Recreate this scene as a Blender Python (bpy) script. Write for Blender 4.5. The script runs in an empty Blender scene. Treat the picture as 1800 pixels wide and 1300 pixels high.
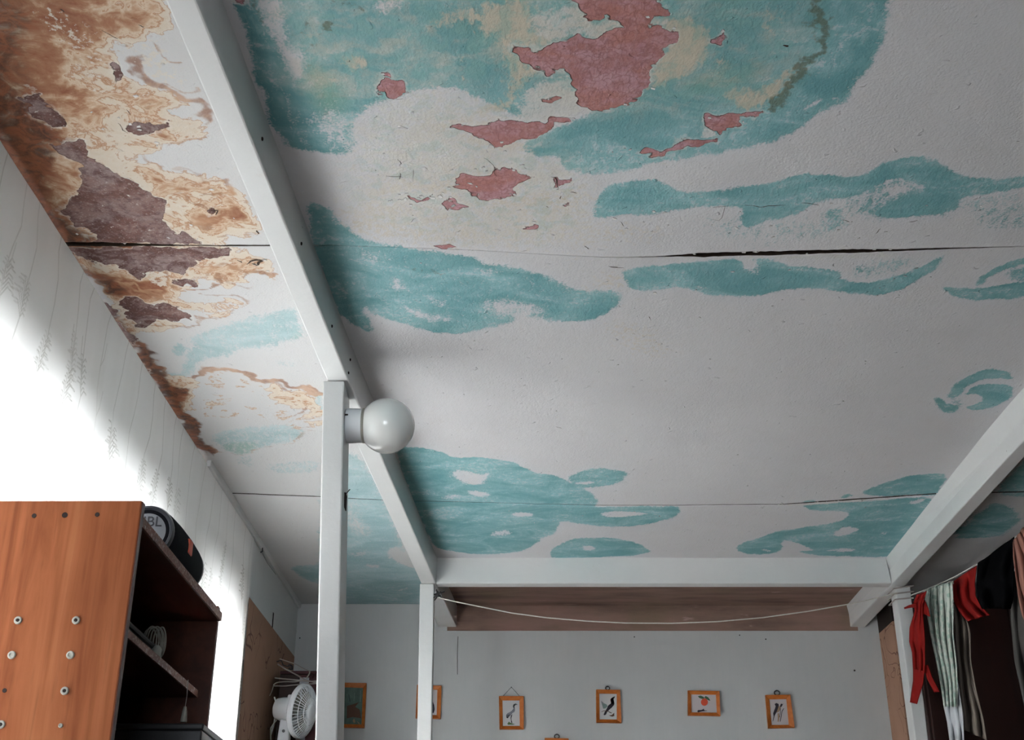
import bpy, bmesh, math, random
import numpy as np
from mathutils import Vector, Matrix

random.seed(7)
np.random.seed(7)
scn = bpy.context.scene
COL = scn.collection

# ------------------------------------------------------------------ camera
F_PX, TILT, EYE_Z, H = 2210.0, math.radians(25.4), 1.05, 1.5
cam = bpy.data.objects.new('camera', bpy.data.cameras.new('camera'))
COL.objects.link(cam)
cam.data.sensor_width = 36.0
cam.data.lens = F_PX / 1800 * 36
cam.data.clip_start = 0.02
cam.location = (0, 0, EYE_Z)
cam.rotation_euler = (math.pi / 2 + TILT, 0, 0)
scn.camera = cam

# ------------------------------------------------------------------ world, daylight, exposure
w = bpy.data.worlds.new('sky')
scn.world = w
w.use_nodes = True
bgn = w.node_tree.nodes['Background']
bgn.inputs[0].default_value = (0.80, 0.90, 1.0, 1)
bgn.inputs[1].default_value = 1.0


def area(name, loc, rot, sx, sy, energy, col):
    l = bpy.data.lights.new(name, 'AREA')
    l.shape = 'RECTANGLE'
    l.size, l.size_y, l.energy, l.color = sx, sy, energy, col
    o = bpy.data.objects.new(name, l)
    COL.objects.link(o)
    o.location, o.rotation_euler = loc, rot
    return o


# daylight outside the curtained side window and outside the window behind the viewer
area('daylight_side_window', (-1.95, 3.30, 1.18), (0, -math.pi / 2, 0), 2.4, 3.2, 1350, (0.945, 0.972, 1.0))
area('daylight_rear_window', (-0.35, -1.95, 1.55), (math.pi / 2, 0, 0), 1.9, 1.7, 130, (0.89, 0.955, 1.0))
scn.view_settings.view_transform = 'Standard'
scn.view_settings.look = 'None'
scn.view_settings.gamma = 1.0
scn.view_settings.use_curve_mapping = False
scn.view_settings.exposure = -0.06
scn.cycles.use_denoising = True
scn.cycles.max_bounces = 8
scn.cycles.diffuse_bounces = 3
scn.cycles.use_adaptive_sampling = True
scn.cycles.adaptive_threshold = 0.3
scn.cycles.adaptive_min_samples = 16
scn.cycles.caustics_reflective = False
scn.cycles.caustics_refractive = False
scn.cycles.sample_clamp_indirect = 8.0


# ------------------------------------------------------------------ geometry of the room as measured from the eye
def ray(px, py):
    u, v = px - 900.0, 650.0 - py
    return Vector((u, F_PX * math.cos(TILT) - v * math.sin(TILT), F_PX * math.sin(TILT) + v * math.cos(TILT)))


def on_z(px, py, zh):            # point on a level plane zh * H above the eye
    r = ray(px, py)
    return Vector((0, 0, EYE_Z)) + r * (zh * H / r.z)


def on_y(px, py, y):             # point on a plane parallel to the far wall
    r = ray(px, py)
    return Vector((0, 0, EYE_Z)) + r * (y / r.y)


def on_x(px, py, x):
    r = ray(px, py)
    return Vector((0, 0, EYE_Z)) + r * (x / r.x)


ZC = EYE_Z + H                   # ceiling 2.55 m
BH = 0.929                       # underside of the beams, in H above the eye
ZB = EYE_Z + BH * H
Y_FAR = 3.77 * H                 # far wall
Y_CROSS = 3.29 * H
Z_PAPER = EYE_Z + 0.84 * H       # top of the brown wallpaper


def wall_x(y):
    return -1.0245 + 0.013 * (y - 2.07)


# ------------------------------------------------------------------ materials
def srgb(r, g, b):
    f = lambda c: c / 12.92 if c <= 0.04045 else ((c + 0.055) / 1.055) ** 2.4
    return (f(r / 255), f(g / 255), f(b / 255), 1)


class NT:
    def __init__(s, name):
        s.m = bpy.data.materials.new(name)
        s.m.use_nodes = True
        s.t = s.m.node_tree
        s.b = s.t.nodes['Principled BSDF']
        s.out = s.t.nodes['Material Output']
        s.co = s.t.nodes.new('ShaderNodeTexCoord').outputs['Object']

    def put(s, sock, v):
        if isinstance(v, bpy.types.NodeSocket):
            s.t.links.new(v, sock)
        elif v is not None:
            sock.default_value = v

    def math(s, op, a, b=None, c=None, clamp=False):
        n = s.t.nodes.new('ShaderNodeMath')
        n.operation, n.use_clamp = op, clamp
        for i, v in enumerate((a, b, c)):
            s.put(n.inputs[i], v)
        return n.outputs[0]

    def mix(s, f, a, b, blend='MIX'):
        n = s.t.nodes.new('ShaderNodeMix')
        n.data_type, n.blend_type = 'RGBA', blend
        s.put(n.inputs[0], f)
        s.put(n.inputs[6], a)
        s.put(n.inputs[7], b)
        return n.outputs[2]

    def noise(s, scale, detail=4, rough=0.55, dist=0.0, vec=None, stretch=None, color=False):
        n = s.t.nodes.new('ShaderNodeTexNoise')
        v = vec or s.co
        if stretch:
            mp = s.t.nodes.new('ShaderNodeMapping')
            mp.inputs['Scale'].default_value = stretch
            s.put(mp.inputs[0], v)
            v = mp.outputs[0]
        s.put(n.inputs['Vector'], v)
        n.inputs['Scale'].default_value = scale
        n.inputs['Detail'].default_value = detail
        n.inputs['Roughness'].default_value = rough
        n.inputs['Distortion'].default_value = dist
        return n.outputs[1 if color else 0]

    def voro(s, scale, feature='F1', vec=None, out=0):
        n = s.t.nodes.new('ShaderNodeTexVoronoi')
        n.feature = feature
        n.inputs['Scale'].default_value = scale
        s.put(n.inputs['Vector'], vec or s.co)
        return n.outputs[out]

    def wave(s, scale, dist=4, detail=3, dscale=1.5, direction='X'):
        n = s.t.nodes.new('ShaderNodeTexWave')
        n.bands_direction = direction
        s.put(n.inputs['Vector'], s.co)
        n.inputs['Scale'].default_value = scale
        n.inputs['Distortion'].default_value = dist
        n.inputs['Detail'].default_value = detail
        n.inputs['Detail Scale'].default_value = dscale
        return n.outputs[1]

    def step(s, v, lo, hi, a=0.0, b=1.0):
        n = s.t.nodes.new('ShaderNodeMapRange')
        n.interpolation_type = 'SMOOTHSTEP'
        for i, x in enumerate((v, lo, hi, a, b)):
            s.put(n.inputs[i], x)
        return n.outputs[0]

    def attr(s, name):
        n = s.t.nodes.new('ShaderNodeAttribute')
        n.attribute_name = name
        return n.outputs['Fac']

    def ramp(s, f, stops, interp='LINEAR'):
        n = s.t.nodes.new('ShaderNodeValToRGB')
        n.color_ramp.interpolation = interp
        e = n.color_ramp.elements
        while len(e) < len(stops):
            e.new(0.5)
        for i, (p, c) in enumerate(stops):
            e[i].position, e[i].color = p, c
        s.put(n.inputs[0], f)
        return n.outputs[0]

    def bump(s, h, strength=0.3, dist=0.01):
        n = s.t.nodes.new('ShaderNodeBump')
        n.inputs['Strength'].default_value = strength
        n.inputs['Distance'].default_value = dist
        s.put(n.inputs['Height'], h)
        s.put(s.b.inputs['Normal'], n.outputs[0])

    def base(s, col, rough=0.6, spec=0.3, metal=0.0):
        s.put(s.b.inputs['Base Color'], col)
        s.put(s.b.inputs['Roughness'], rough)
        s.put(s.b.inputs['Metallic'], metal)
        s.put(s.b.inputs['Specular IOR Level'], spec)
        return s


def simple(name, c, rough=0.6, var=0.12, scale=14, bump=0.0, metal=0.0, spec=0.3, stretch=None):
    t = NT(name)
    c = tuple(c) if len(c) == 4 else (*c, 1)
    n = t.noise(scale, 5, stretch=stretch)
    dark = tuple(x * (1 - var * 1.6) for x in c[:3]) + (1,)
    lite = tuple(min(1, x * (1 + var)) for x in c[:3]) + (1,)
    t.base(t.mix(n, dark, lite), rough, spec, metal)
    if bump:
        t.bump(t.noise(scale * 6, 4, stretch=stretch), bump, 0.004)
    return t.m


def mat_white_paint():
    t = NT('white_gloss_paint')
    n = t.noise(5, 5)
    c = t.mix(n, (0.61, 0.615, 0.615, 1), (0.70, 0.705, 0.70, 1))
    speck = t.step(t.voro(16), 0.045, 0.03)
    speck = t.math('MULTIPLY', speck, t.step(t.noise(7, 2), 0.55, 0.6))
    c = t.mix(t.math('MULTIPLY', speck, 0.8), c, (0.10, 0.07, 0.05, 1))
    c = t.mix(t.step(t.noise(11, 7, 0.7), 0.60, 0.80, 0, 0.35), c, (0.50, 0.46, 0.40, 1))
    t.base(c, 0.38, 0.4)
    t.bump(t.noise(60, 4), 0.16, 0.004)
    return t.m


def mat_wallpaper_grey():
    t = NT('pale_textured_wallpaper')
    n = t.noise(3, 4)
    c = t.mix(n, (0.425, 0.44, 0.445, 1), (0.51, 0.52, 0.52, 1))
    s = t.noise(60, 3, stretch=(1, 1, 0.12))
    c = t.mix(t.step(s, 0.35, 0.7, 0, 0.18), c, (0.42, 0.44, 0.45, 1))
    t.base(c, 0.8, 0.15)
    t.bump(s, 0.15, 0.003)
    return t.m


def mat_brown_paper():
    t = NT('brown_wallpaper_with_curls')
    n = t.noise(6, 4)
    c = t.mix(n, srgb(150, 116, 96), srgb(176, 138, 116))
    q = t.noise(6.5, 1.2, 0.4, 1.2)
    line = t.math('ABSOLUTE', t.math('SUBTRACT', q, 0.5))
    keep = t.step(t.noise(4.1, 1), 0.42, 0.5)
    line = t.math('MULTIPLY', t.step(line, 0.016, 0.006), keep)
    c = t.mix(t.math('MULTIPLY', line, 0.75), c, srgb(88, 52, 46))
    t.base(c, 0.75, 0.15)
    return t.m


def mat_raw_board():
    t = NT('bare_brown_board')
    s = t.noise(5, 6, 0.6, stretch=(0.6, 3, 3))
    c = t.ramp(s, [(0.25, srgb(104, 84, 78)), (0.5, srgb(134, 110, 99)), (0.75, srgb(150, 118, 110))])
    f = t.step(t.noise(11, 4, stretch=(0.5, 2, 2)), 0.66, 0.74)
    c = t.mix(t.math('MULTIPLY', f, 0.55), c, srgb(190, 160, 156))
    g = t.step(t.noise(3, 3), 0.5, 0.7)
    c = t.mix(t.math('MULTIPLY', g, 0.35), c, srgb(110, 104, 78))
    t.base(c, 0.85, 0.1)
    t.bump(s, 0.2, 0.004)
    return t.m


def wood(name, c1, c2, c3, grain=(1, 1, 0.08), scale=22, rough=0.4, spots=None, spec=0.3):
    t = NT(name)
    n = t.noise(scale, 6, 0.6, 0.6, stretch=grain)
    b = t.noise(3, 3)
    c = t.ramp(n, [(0.25, c1), (0.5, c2), (0.78, c3)])
    c = t.mix(t.step(b, 0.35, 0.7, 0, 0.4), c, c1)
    f = t.noise(scale * 5, 3, stretch=grain)
    c = t.mix(t.step(f, 0.55, 0.75, 0, 0.25), c, tuple(x * 0.55 for x in c1[:3]) + (1,))
    if spots:
        k = t.step(t.noise(120, 3, 0.7), 0.52, 0.68)
        c = t.mix(t.math('MULTIPLY', k, 0.6), c, spots)
    t.base(c, rough, spec)
    t.bump(f, 0.06, 0.002)
    return t.m


def mat_cloth(name, c, c2=None, check=0, rough=0.9, weave=400, spec=0.06):
    t = NT(name)
    n = t.noise(9, 4)
    col = t.mix(n, tuple(x * 0.8 for x in c[:3]) + (1,), c)
    if check:
        ck = t.voro(check, vec=None)
        col = t.mix(t.step(ck, 0.40, 0.52), c2, col)
    t.base(col, rough, spec)
    t.bump(t.noise(weave, 2), 0.25, 0.002)
    return t.m


def mat_curtain():
    t = NT('printed_white_curtain')
    mo = t.attr('motif')
    n = t.noise(26, 3, stretch=(1, 1, 0.3))
    a = t.math('MULTIPLY', mo, t.step(n, 0.30, 0.65, 0.55, 1.0))
    c = t.mix(a, (0.80, 0.80, 0.79, 1), (0.27, 0.26, 0.22, 1))
    band = t.noise(7, 2, stretch=(1, 1, 0.02))
    c = t.mix(t.step(band, 0.45, 0.6, 0, 0.18), c, (0.66, 0.66, 0.63, 1))
    t.base(c, 0.85, 0.1)
    tr = t.t.nodes.new('ShaderNodeBsdfTranslucent')
    t.put(tr.inputs[0], t.mix(1.0, c, (0.92, 0.92, 0.91, 1), 'MULTIPLY'))
    mx = t.t.nodes.new('ShaderNodeMixShader')
    mx.inputs[0].default_value = 0.52
    t.t.links.new(t.b.outputs[0], mx.inputs[1])
    t.t.links.new(tr.outputs[0], mx.inputs[2])
    t.t.links.new(mx.outputs[0], t.out.inputs[0])
    return t.m


def mat_glass():
    t = NT('window_glass')
    tr = t.t.nodes.new('ShaderNodeBsdfTransparent')
    gl = t.t.nodes.new('ShaderNodeBsdfGlossy')
    gl.inputs['Roughness'].default_value = 0.02
    lw = t.t.nodes.new('ShaderNodeFresnel')
    mx = t.t.nodes.new('ShaderNodeMixShader')
    t.t.links.new(lw.outputs[0], mx.inputs[0])
    t.t.links.new(tr.outputs[0], mx.inputs[1])
    t.t.links.new(gl.outputs[0], mx.inputs[2])
    t.t.links.new(mx.outputs[0], t.out.inputs[0])
    return t.m


def mat_ceiling(left):
    t = NT('stained_peeling_ceiling' if left else 'mural_ceiling')
    A = {k: t.attr(k) for k in ('teal', 'deep', 'ochre', 'peel', 'pale', 'green', 'far')}
    fine = t.noise(210, 1, 0.5)
    brush = t.noise(85, 3, 0.65, 0.4, stretch=(1, 0.4, 1))
    mid = t.noise(22, 3, 0.6, 0.5)
    big = t.noise(3.5, 2, 0.55)
    rough_n = t.noise(62, 4, 0.72)
    body = t.noise(7.5, 4, 0.62, 0.7, stretch=(0.8, 1.25, 1))
    nb = t.math('SUBTRACT', t.step(brush, 0.28, 0.72), 0.5)
    nr = t.math('SUBTRACT', t.step(rough_n, 0.28, 0.72), 0.5)
    nf = t.math('SUBTRACT', t.step(fine, 0.2, 0.8), 0.5)
    mul, add = (lambda x, y: t.math('MULTIPLY', x, y)), (lambda x, y: t.math('ADD', x, y))
    # ground coat; left copy darkened in colour to offset strong window light
    if left:
        c = t.mix(big, (0.535, 0.53, 0.53, 1), (0.595, 0.59, 0.59, 1))
    else:
        c = t.mix(big, (0.60, 0.588, 0.605, 1), (0.69, 0.68, 0.695, 1))
        c = t.mix(t.step(mid, 0.5, 0.75, 0, 0.25), c, (0.58, 0.565, 0.56, 1))
    # ochre staining of the ground coat
    oa = t.step(add(A['ochre'], mul(nr, 0.55)), 0.12, 0.62)
    c = t.mix(mul(oa, 0.62), c, t.mix(mid, (0.56, 0.46, 0.345, 1), (0.68, 0.60, 0.485, 1)))
    # teal brushwork, thin enough to show the coat below
    d = add(add(A['teal'], mul(nb, 0.40)), mul(nf, 0.36))
    ta = t.step(d, 0.27, 0.78)
    bs = t.step(body, 0.30, 0.70)
    if left:
        tc = t.mix(bs, (0.27, 0.42, 0.44, 1), (0.40, 0.53, 0.55, 1))
        tc = t.mix(A['far'], tc, t.mix(bs, (0.20, 0.385, 0.42, 1), (0.36, 0.535, 0.56, 1)))
    else:
        tc = t.mix(bs, (0.12, 0.315, 0.34, 1), (0.27, 0.49, 0.515, 1))
        tc = t.mix(mul(t.attr('aged'), 0.35), tc, (0.20, 0.385, 0.375, 1))
    tc = t.mix(mul(A['deep'], t.step(body, 0.7, 0.25, 0.55, 1.0)), tc, (0.10, 0.285, 0.30, 1))
    tc = t.mix(mul(A['green'], 0.85), tc, (0.17, 0.335, 0.255, 1))
    tc = t.mix(mul(mul(t.step(nb, 0.1, 0.5), bs), 0.32), tc, (0.52, 0.66, 0.67, 1))
    gap = t.step(add(mul(t.step(rough_n, 0.3, 0.7), 0.55), mul(bs, 0.5)), 0.68, 0.95)
    ta = mul(ta, t.math('SUBTRACT', 1.0, mul(gap, 0.45)))
    c = t.mix(mul(ta, 0.80 if left else 0.97), c, tc)
    # ochre wash over the teal
    oo = t.step(add(A['ochre'], add(mul(nb, 0.45), mul(nr, 0.3))), 0.32, 0.80)
    c = t.mix(mul(oo, 0.85), c, t.mix(mid, (0.50, 0.44, 0.34, 1), (0.68, 0.585, 0.46, 1)))
    if left:
        stain, rust, tide = t.attr('stain'), t.attr('rust'), t.attr('tide')
        warp = t.noise(9, 5, 0.62, 1.5)
        warp2 = t.noise(30, 4, 0.62, 0.8)
        w1, w2 = t.math('SUBTRACT', warp, 0.5), t.math('SUBTRACT', warp2, 0.5)
        sv = add(add(stain, mul(w1, 0.85)), mul(w2, 0.42))
        sv = mul(sv, t.step(stain, 0.02, 0.2))
        rmp = t.ramp(sv, [(0.20, (0.655, 0.64, 0.62, 1)), (0.255, (0.44, 0.27, 0.17, 1)), (0.285, (0.62, 0.55, 0.47, 1)), (0.42, (0.60, 0.51, 0.41, 1)),
                          (0.465, (0.40, 0.205, 0.11, 1)), (0.50, (0.60, 0.47, 0.35, 1)), (0.58, (0.47, 0.30, 0.19, 1)), (0.66, (0.34, 0.16, 0.085, 1)),
                          (0.80, (0.25, 0.09, 0.042, 1)), (1.0, (0.13, 0.042, 0.02, 1))])
        c = t.mix(t.step(sv, 0.19, 0.27), c, rmp)
        td = t.step(add(tide, mul(w2, 0.9)), 0.25, 0.85)
        c = t.mix(mul(td, 0.80), c, t.mix(t.step(warp, 0.35, 0.65), (0.23, 0.09, 0.04, 1), (0.48, 0.28, 0.16, 1)))
        pa = t.step(add(A['pale'], mul(nr, 0.9)), 0.42, 0.62)
        c = t.mix(mul(pa, 0.85), c, t.mix(mid, (0.58, 0.51, 0.43, 1), (0.66, 0.625, 0.57, 1)))
        ru = t.step(add(add(rust, mul(w1, 0.9)), mul(w2, 0.5)), 0.25, 0.85)
        c = t.mix(mul(ru, 0.92), c, t.mix(t.step(warp2, 0.35, 0.65), (0.055, 0.016, 0.010, 1), (0.26, 0.085, 0.035, 1)))
    else:
        pa = t.step(add(A['pale'], mul(nr, 0.75)), 0.30, 0.72)
        c = t.mix(mul(pa, 0.88), c, t.mix(mid, (0.585, 0.575, 0.55, 1), (0.69, 0.68, 0.66, 1)))
        aged = t.attr('aged')
        ag = mul(aged, t.step(add(mul(body, 0.5), mul(mid, 0.5)), 0.44, 0.62))
        c = t.mix(mul(ag, 0.52), c, t.mix(bs, (0.50, 0.44, 0.345, 1), (0.60, 0.53, 0.43, 1)))
        ag2 = mul(aged, t.step(mid, 0.52, 0.36))
        c = t.mix(mul(ag2, 0.5), c, (0.25, 0.43, 0.385, 1))
        ol = t.step(add(t.attr('olive'), mul(nr, 0.75)), 0.30, 0.95)
        c = t.mix(mul(ol, 0.75), c, (0.115, 0.13, 0.075, 1))
    # peeled patches
    pn = add(A['peel'], mul(nr, 0.24))
    pm = t.step(pn, -0.02, 0.04)
    if left:
        pc = t.mix(t.step(warp, 0.42, 0.57), (0.10, 0.040, 0.034, 1), (0.235, 0.165, 0.16, 1))
        pc = t.mix(t.step(body, 0.42, 0.62, 0, 0.55), pc, (0.20, 0.095, 0.075, 1))
        pc = t.mix(t.step(fine, 0.55, 0.75, 0, 0.5), pc, (0.40, 0.33, 0.31, 1))
        pc = t.mix(t.step(rough_n, 0.52, 0.36, 0, 0.55), pc, (0.075, 0.03, 0.026, 1))
        fl = mul(t.step(rough_n, 0.64, 0.67), t.step(mid, 0.46, 0.54))
        pc = t.mix(mul(fl, 0.9), pc, (0.64, 0.60, 0.55, 1))
    else:
        vm = t.t.nodes.new('ShaderNodeVectorMath')
        vm.operation = 'MULTIPLY_ADD'
        t.put(vm.inputs[0], t.noise(30, 2, color=True))
        vm.inputs[1].default_value = (0.06, 0.06, 0.06)
        t.put(vm.inputs[2], t.co)
        ck = mul(t.step(t.voro(44, 'DISTANCE_TO_EDGE', vec=vm.outputs[0]), 0.13, 0.0), t.step(mid, 0.25, 0.55))
        pc = t.mix(t.step(mid, 0.3, 0.7), (0.385, 0.175, 0.175, 1), (0.50, 0.29, 0.325, 1))
        pc = t.mix(t.step(body, 0.42, 0.66, 0, 0.65), pc, (0.44, 0.18, 0.14, 1))
        pc = t.mix(mul(t.step(brush, 0.45, 0.75), 0.35), pc, (0.58, 0.40, 0.41, 1))
        pc = t.mix(mul(ck, 0.45), pc, (0.23, 0.075, 0.075, 1))
    rim = mul(t.step(pn, -0.45, -0.03), t.math('SUBTRACT', 1.0, pm))
    c = t.mix(mul(rim, mul(t.step(mid, 0.35, 0.6), 0.55)), c, (0.70, 0.67, 0.62, 1))
    c = t.mix(pm, c, pc)
    edge = mul(t.step(pn, -0.045, 0.0), t.step(pn, 0.10, 0.03))
    c = t.mix(mul(edge, 0.62), c, (0.12, 0.05, 0.045, 1))
    t.base(c, 0.62, 0.22)
    lump = t.step(t.noise(46, 1, 0.5, 0.6), 0.72, 0.84)
    h = add(add(mul(fine, 0.20), mul(brush, t.math('ADD', mul(A['teal'], 0.22), 0.20))), mul(lump, 0.5))
    h = t.math('SUBTRACT', h, mul(t.step(A['peel'], -0.05, 0.06), 0.9))
    t.bump(h, 0.70, 0.0050)
    return t.m


M = {}
M['white'] = mat_white_paint()
M['wall'] = mat_wallpaper_grey()
M['brown_paper'] = mat_brown_paper()
M['raw'] = mat_raw_board()
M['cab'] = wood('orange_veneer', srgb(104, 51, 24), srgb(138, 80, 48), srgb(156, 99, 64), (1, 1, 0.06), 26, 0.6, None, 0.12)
M['cab_shaded'] = wood('shaded_veneer', srgb(52, 22, 14), srgb(78, 36, 22), srgb(96, 48, 30), (1, 0.06, 1), 20)  # copy of the veneer darkened for the shade inside the bookcase
M['cab_edge'] = wood('worn_shelf_edge', srgb(96, 56, 44), srgb(126, 82, 66), srgb(156, 116, 100), (1, 0.3, 1), 40, 0.6, srgb(206, 190, 182))
M['frame'] = wood('varnished_pine', srgb(138, 70, 26), srgb(184, 104, 46), srgb(206, 132, 70), (1, 1, 1), 18, 0.35)
M['wardrobe'] = wood('very_dark_wood', srgb(30, 14, 10), srgb(44, 21, 15), srgb(56, 28, 20), (1, 1, 0.05), 14, 0.5)
M['maroon'] = simple('maroon_lacquer', srgb(64, 17, 24), 0.45)
M['black'] = simple('black_fabric_mesh', (0.006, 0.006, 0.008), 0.8, 0.2, 200, 0.3, spec=0.05)
M['rubber'] = simple('charcoal_rubber', (0.035, 0.037, 0.045), 0.4)
M['grey_metal'] = simple('grey_diaphragm', (0.16, 0.165, 0.18), 0.35, 0.05)
M['logo'] = simple('orange_badge', srgb(214, 92, 66), 0.5, 0.04)
M['letter'] = simple('dark_letters', (0.02, 0.02, 0.025), 0.5, 0.04)
M['plastic'] = simple('white_plastic', (0.74, 0.76, 0.79), 0.35, 0.05)
M['ivory'] = simple('ivory_plastic', (0.30, 0.29, 0.255), 0.4, 0.06)
M['hole'] = simple('dark_hole', (0.02, 0.012, 0.01), 0.9)
M['wire_black'] = simple('black_wire', (0.02, 0.02, 0.022), 0.5)
M['wire'] = simple('grey_cable', (0.34, 0.30, 0.28), 0.5, 0.1)
M['rope'] = simple('cream_cord', (0.58, 0.55, 0.50), 0.8, 0.15, 200, 0.4)
M['opal'] = None
M['floor'] = wood('floorboards', srgb(92, 80, 68), srgb(112, 98, 84), srgb(130, 116, 102), (1, 0.06, 1), 12)
M['glass'] = mat_glass()
M['dark'] = simple('dark_cavity', (0.022, 0.014, 0.010), 0.9, 0.3)
M['box_metal'] = simple('dull_grey_tin', (0.035, 0.035, 0.038), 0.35, 0.3, 30, metal=0.4)


def mat_opal():
    t = NT('opal_glass')
    t.base(t.mix(t.noise(4, 3), (0.83, 0.84, 0.82, 1), (0.88, 0.89, 0.87, 1)), 0.12, 0.5)
    t.b.inputs['Subsurface Weight'].default_value = 0.35
    t.b.inputs['Subsurface Radius'].default_value = (0.03, 0.03, 0.03)
    t.b.inputs['Coat Weight'].default_value = 0.4
    return t.m


M['opal'] = mat_opal()


# ------------------------------------------------------------------ builders
class MB:
    def __init__(s):
        s.v, s.f = [], []

    def add(s, vs, fs):
        k = len(s.v)
        s.v += [tuple(p) for p in vs]
        s.f += [tuple(i + k for i in f) for f in fs]
        return s

    def hexa(s, p):            # 4 bottom corners then 4 top corners, same winding
        return s.add(p, [(3, 2, 1, 0), (4, 5, 6, 7), (0, 1, 5, 4), (1, 2, 6, 5), (2, 3, 7, 6), (3, 0, 4, 7)])

    def box(s, x0, x1, y0, y1, z0, z1):
        return s.hexa([(x0, y0, z0), (x1, y0, z0), (x1, y1, z0), (x0, y1, z0),
                       (x0, y0, z1), (x1, y0, z1), (x1, y1, z1), (x0, y1, z1)])

    def loft(s, rings, closed=True, caps=True):
        n = len(rings[0])
        k = len(s.v)
        for r in rings:
            s.v += [tuple(p) for p in r]
        for i in range(len(rings) - 1):
            for j in range(n if closed else n - 1):
                a, b = k + i * n + j, k + i * n + (j + 1) % n
                s.f.append((a, b, b + n, a + n))
        if caps and closed:
            s.f.append(tuple(k + j for j in reversed(range(n))))
            s.f.append(tuple(k + (len(rings) - 1) * n + j for j in range(n)))
        return s

    def tube(s, pts, r, n=8):
        pts = [Vector(p) for p in pts]
        rings, up = [], None
        for i, p in enumerate(pts):
            d = (pts[min(i + 1, len(pts) - 1)] - pts[max(i - 1, 0)]).normalized()
            if up is None:
                up = d.orthogonal().normalized()
            up = (up - d * up.dot(d)).normalized()
            sd = d.cross(up)
            rr = r[i] if isinstance(r, (list, tuple)) else r
            rings.append([p + (up * math.cos(a) + sd * math.sin(a)) * rr for a in [2 * math.pi * j / n for j in range(n)]])
        return s.loft(rings)

    def lathe(s, origin, axis, prof, n=32):    # prof: (distance along the axis, radius)
        o, ax = Vector(origin), Vector(axis).normalized()
        u = ax.orthogonal().normalized()
        v = ax.cross(u)
        return s.loft([[o + ax * h + (u * math.cos(2 * math.pi * j / n) + v * math.sin(2 * math.pi * j / n)) * max(r, 1e-4)
                        for j in range(n)] for h, r in prof])

    def plate(s, outline, normal, thick):      # flat polygon with thickness
        nrm = Vector(normal).normalized() * thick
        a = [Vector(p) for p in outline]
        n = len(a)
        return s.add([*a, *[p + nrm for p in a]],
                     [tuple(reversed(range(n))), tuple(range(n, 2 * n))] + [(i, (i + 1) % n, (i + 1) % n + n, i + n) for i in range(n)])

    def build(s, name, mat, parent=None, smooth=False, bevel=0, origin=None):
        me = bpy.data.meshes.new(name)
        o = bpy.data.objects.new(name, me)
        COL.objects.link(o)
        loc = Vector(origin) if origin is not None else None
        vs = s.v
        if parent is not None:
            base = Vector(parent.get('_o', (0, 0, 0)))
            loc = base
        if loc is not None:
            vs = [tuple(Vector(p) - loc) for p in vs]
            if parent is None:
                o.location = loc
        me.from_pydata(vs, [], s.f)
        bm = bmesh.new()
        bm.from_mesh(me)
        bmesh.ops.recalc_face_normals(bm, faces=bm.faces)
        if any(len(f.verts) > 4 for f in bm.faces):
            bmesh.ops.triangulate(bm, faces=[f for f in bm.faces if len(f.verts) > 4])
        bm.to_mesh(me)
        bm.free()
        if smooth:
            me.shade_smooth()
            if smooth != 'all':
                try:
                    me.set_sharp_from_angle(angle=math.radians(40))
                except Exception:
                    pass
        me.materials.append(mat if not isinstance(mat, str) else M[mat])
        if parent is not None:
            o.parent = parent
            if parent.get('_o') is not None:
                o['_o'] = list(parent['_o'])
        else:
            o['_o'] = list(loc) if loc is not None else [0, 0, 0]
        if bevel:
            b = o.modifiers.new('bevel', 'BEVEL')
            b.width, b.segments, b.limit_method = bevel, 2, 'ANGLE'
        return o


def empty(name, loc):
    o = bpy.data.objects.new(name, None)
    COL.objects.link(o)
    o.location = loc
    o.empty_display_size = 0.1
    o['_o'] = list(loc)
    return o


def tag(o, label=None, cat=None, group=None, kind=None):
    for k, v in (('label', label), ('category', cat), ('group', group), ('kind', kind)):
        if v:
            o[k] = v
    return o


def struct(o, label=None):
    return tag(o, label, None, None, 'structure')


# ------------------------------------------------------------------ the room shell
WX_FAR = wall_x(Y_FAR)
X_NOOK = -1.25                                    # unseen window wall, set back to soften the glow on the curtain
Y_CURT = 4.62
X_RIGHT, X_RWALL = 2.9, 1.108 * H
Y_BACK = -1.7

struct(MB().box(-1.42, X_RIGHT + 0.1, Y_BACK - 0.1, Y_FAR + 0.1, -0.1, 0).build('floor', 'floor'), 'brown floorboards of the room')

# far wall: papered, bare board strip on top between the beams
XL0, XL1 = -0.196 * H, 1.045 * H
fw = struct(MB().box(-1.42, X_RWALL + 0.12, Y_FAR, Y_FAR + 0.1, 0, ZC + 0.05).build('wall_far', 'wall'),
            'pale grey papered far wall with small framed pictures')
MB().box(XL0, XL1, Y_FAR - 0.006, Y_FAR + 0.002, EYE_Z + 0.918 * H, ZC).build('bare_board_strip', 'raw', fw)
MB().tube([on_y(805, 1118, Y_FAR - 0.001), on_y(804, 1150, Y_FAR - 0.001), on_y(804, 1185, Y_FAR - 0.001)], 0.0012, 5).build('paper_seam', 'hole', fw)
for (px, py, r) in ((1502, 1178, 2.2), (1346, 1123, 1.6), (1300, 1116, 1.4), (790, 1096, 1.2), (1115, 1119, 1.5), (527, 1121, 1.6), (600, 1143, 1.5)):
    p = on_y(px, py, Y_FAR)
    MB().lathe((p.x, Y_FAR, p.z), (0, -1, 0), [(-0.002, r * 0.0018), (0.003, r * 0.0018), (0.004, r * 0.001)], 8).build('nail_head', 'hole', fw)


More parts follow.
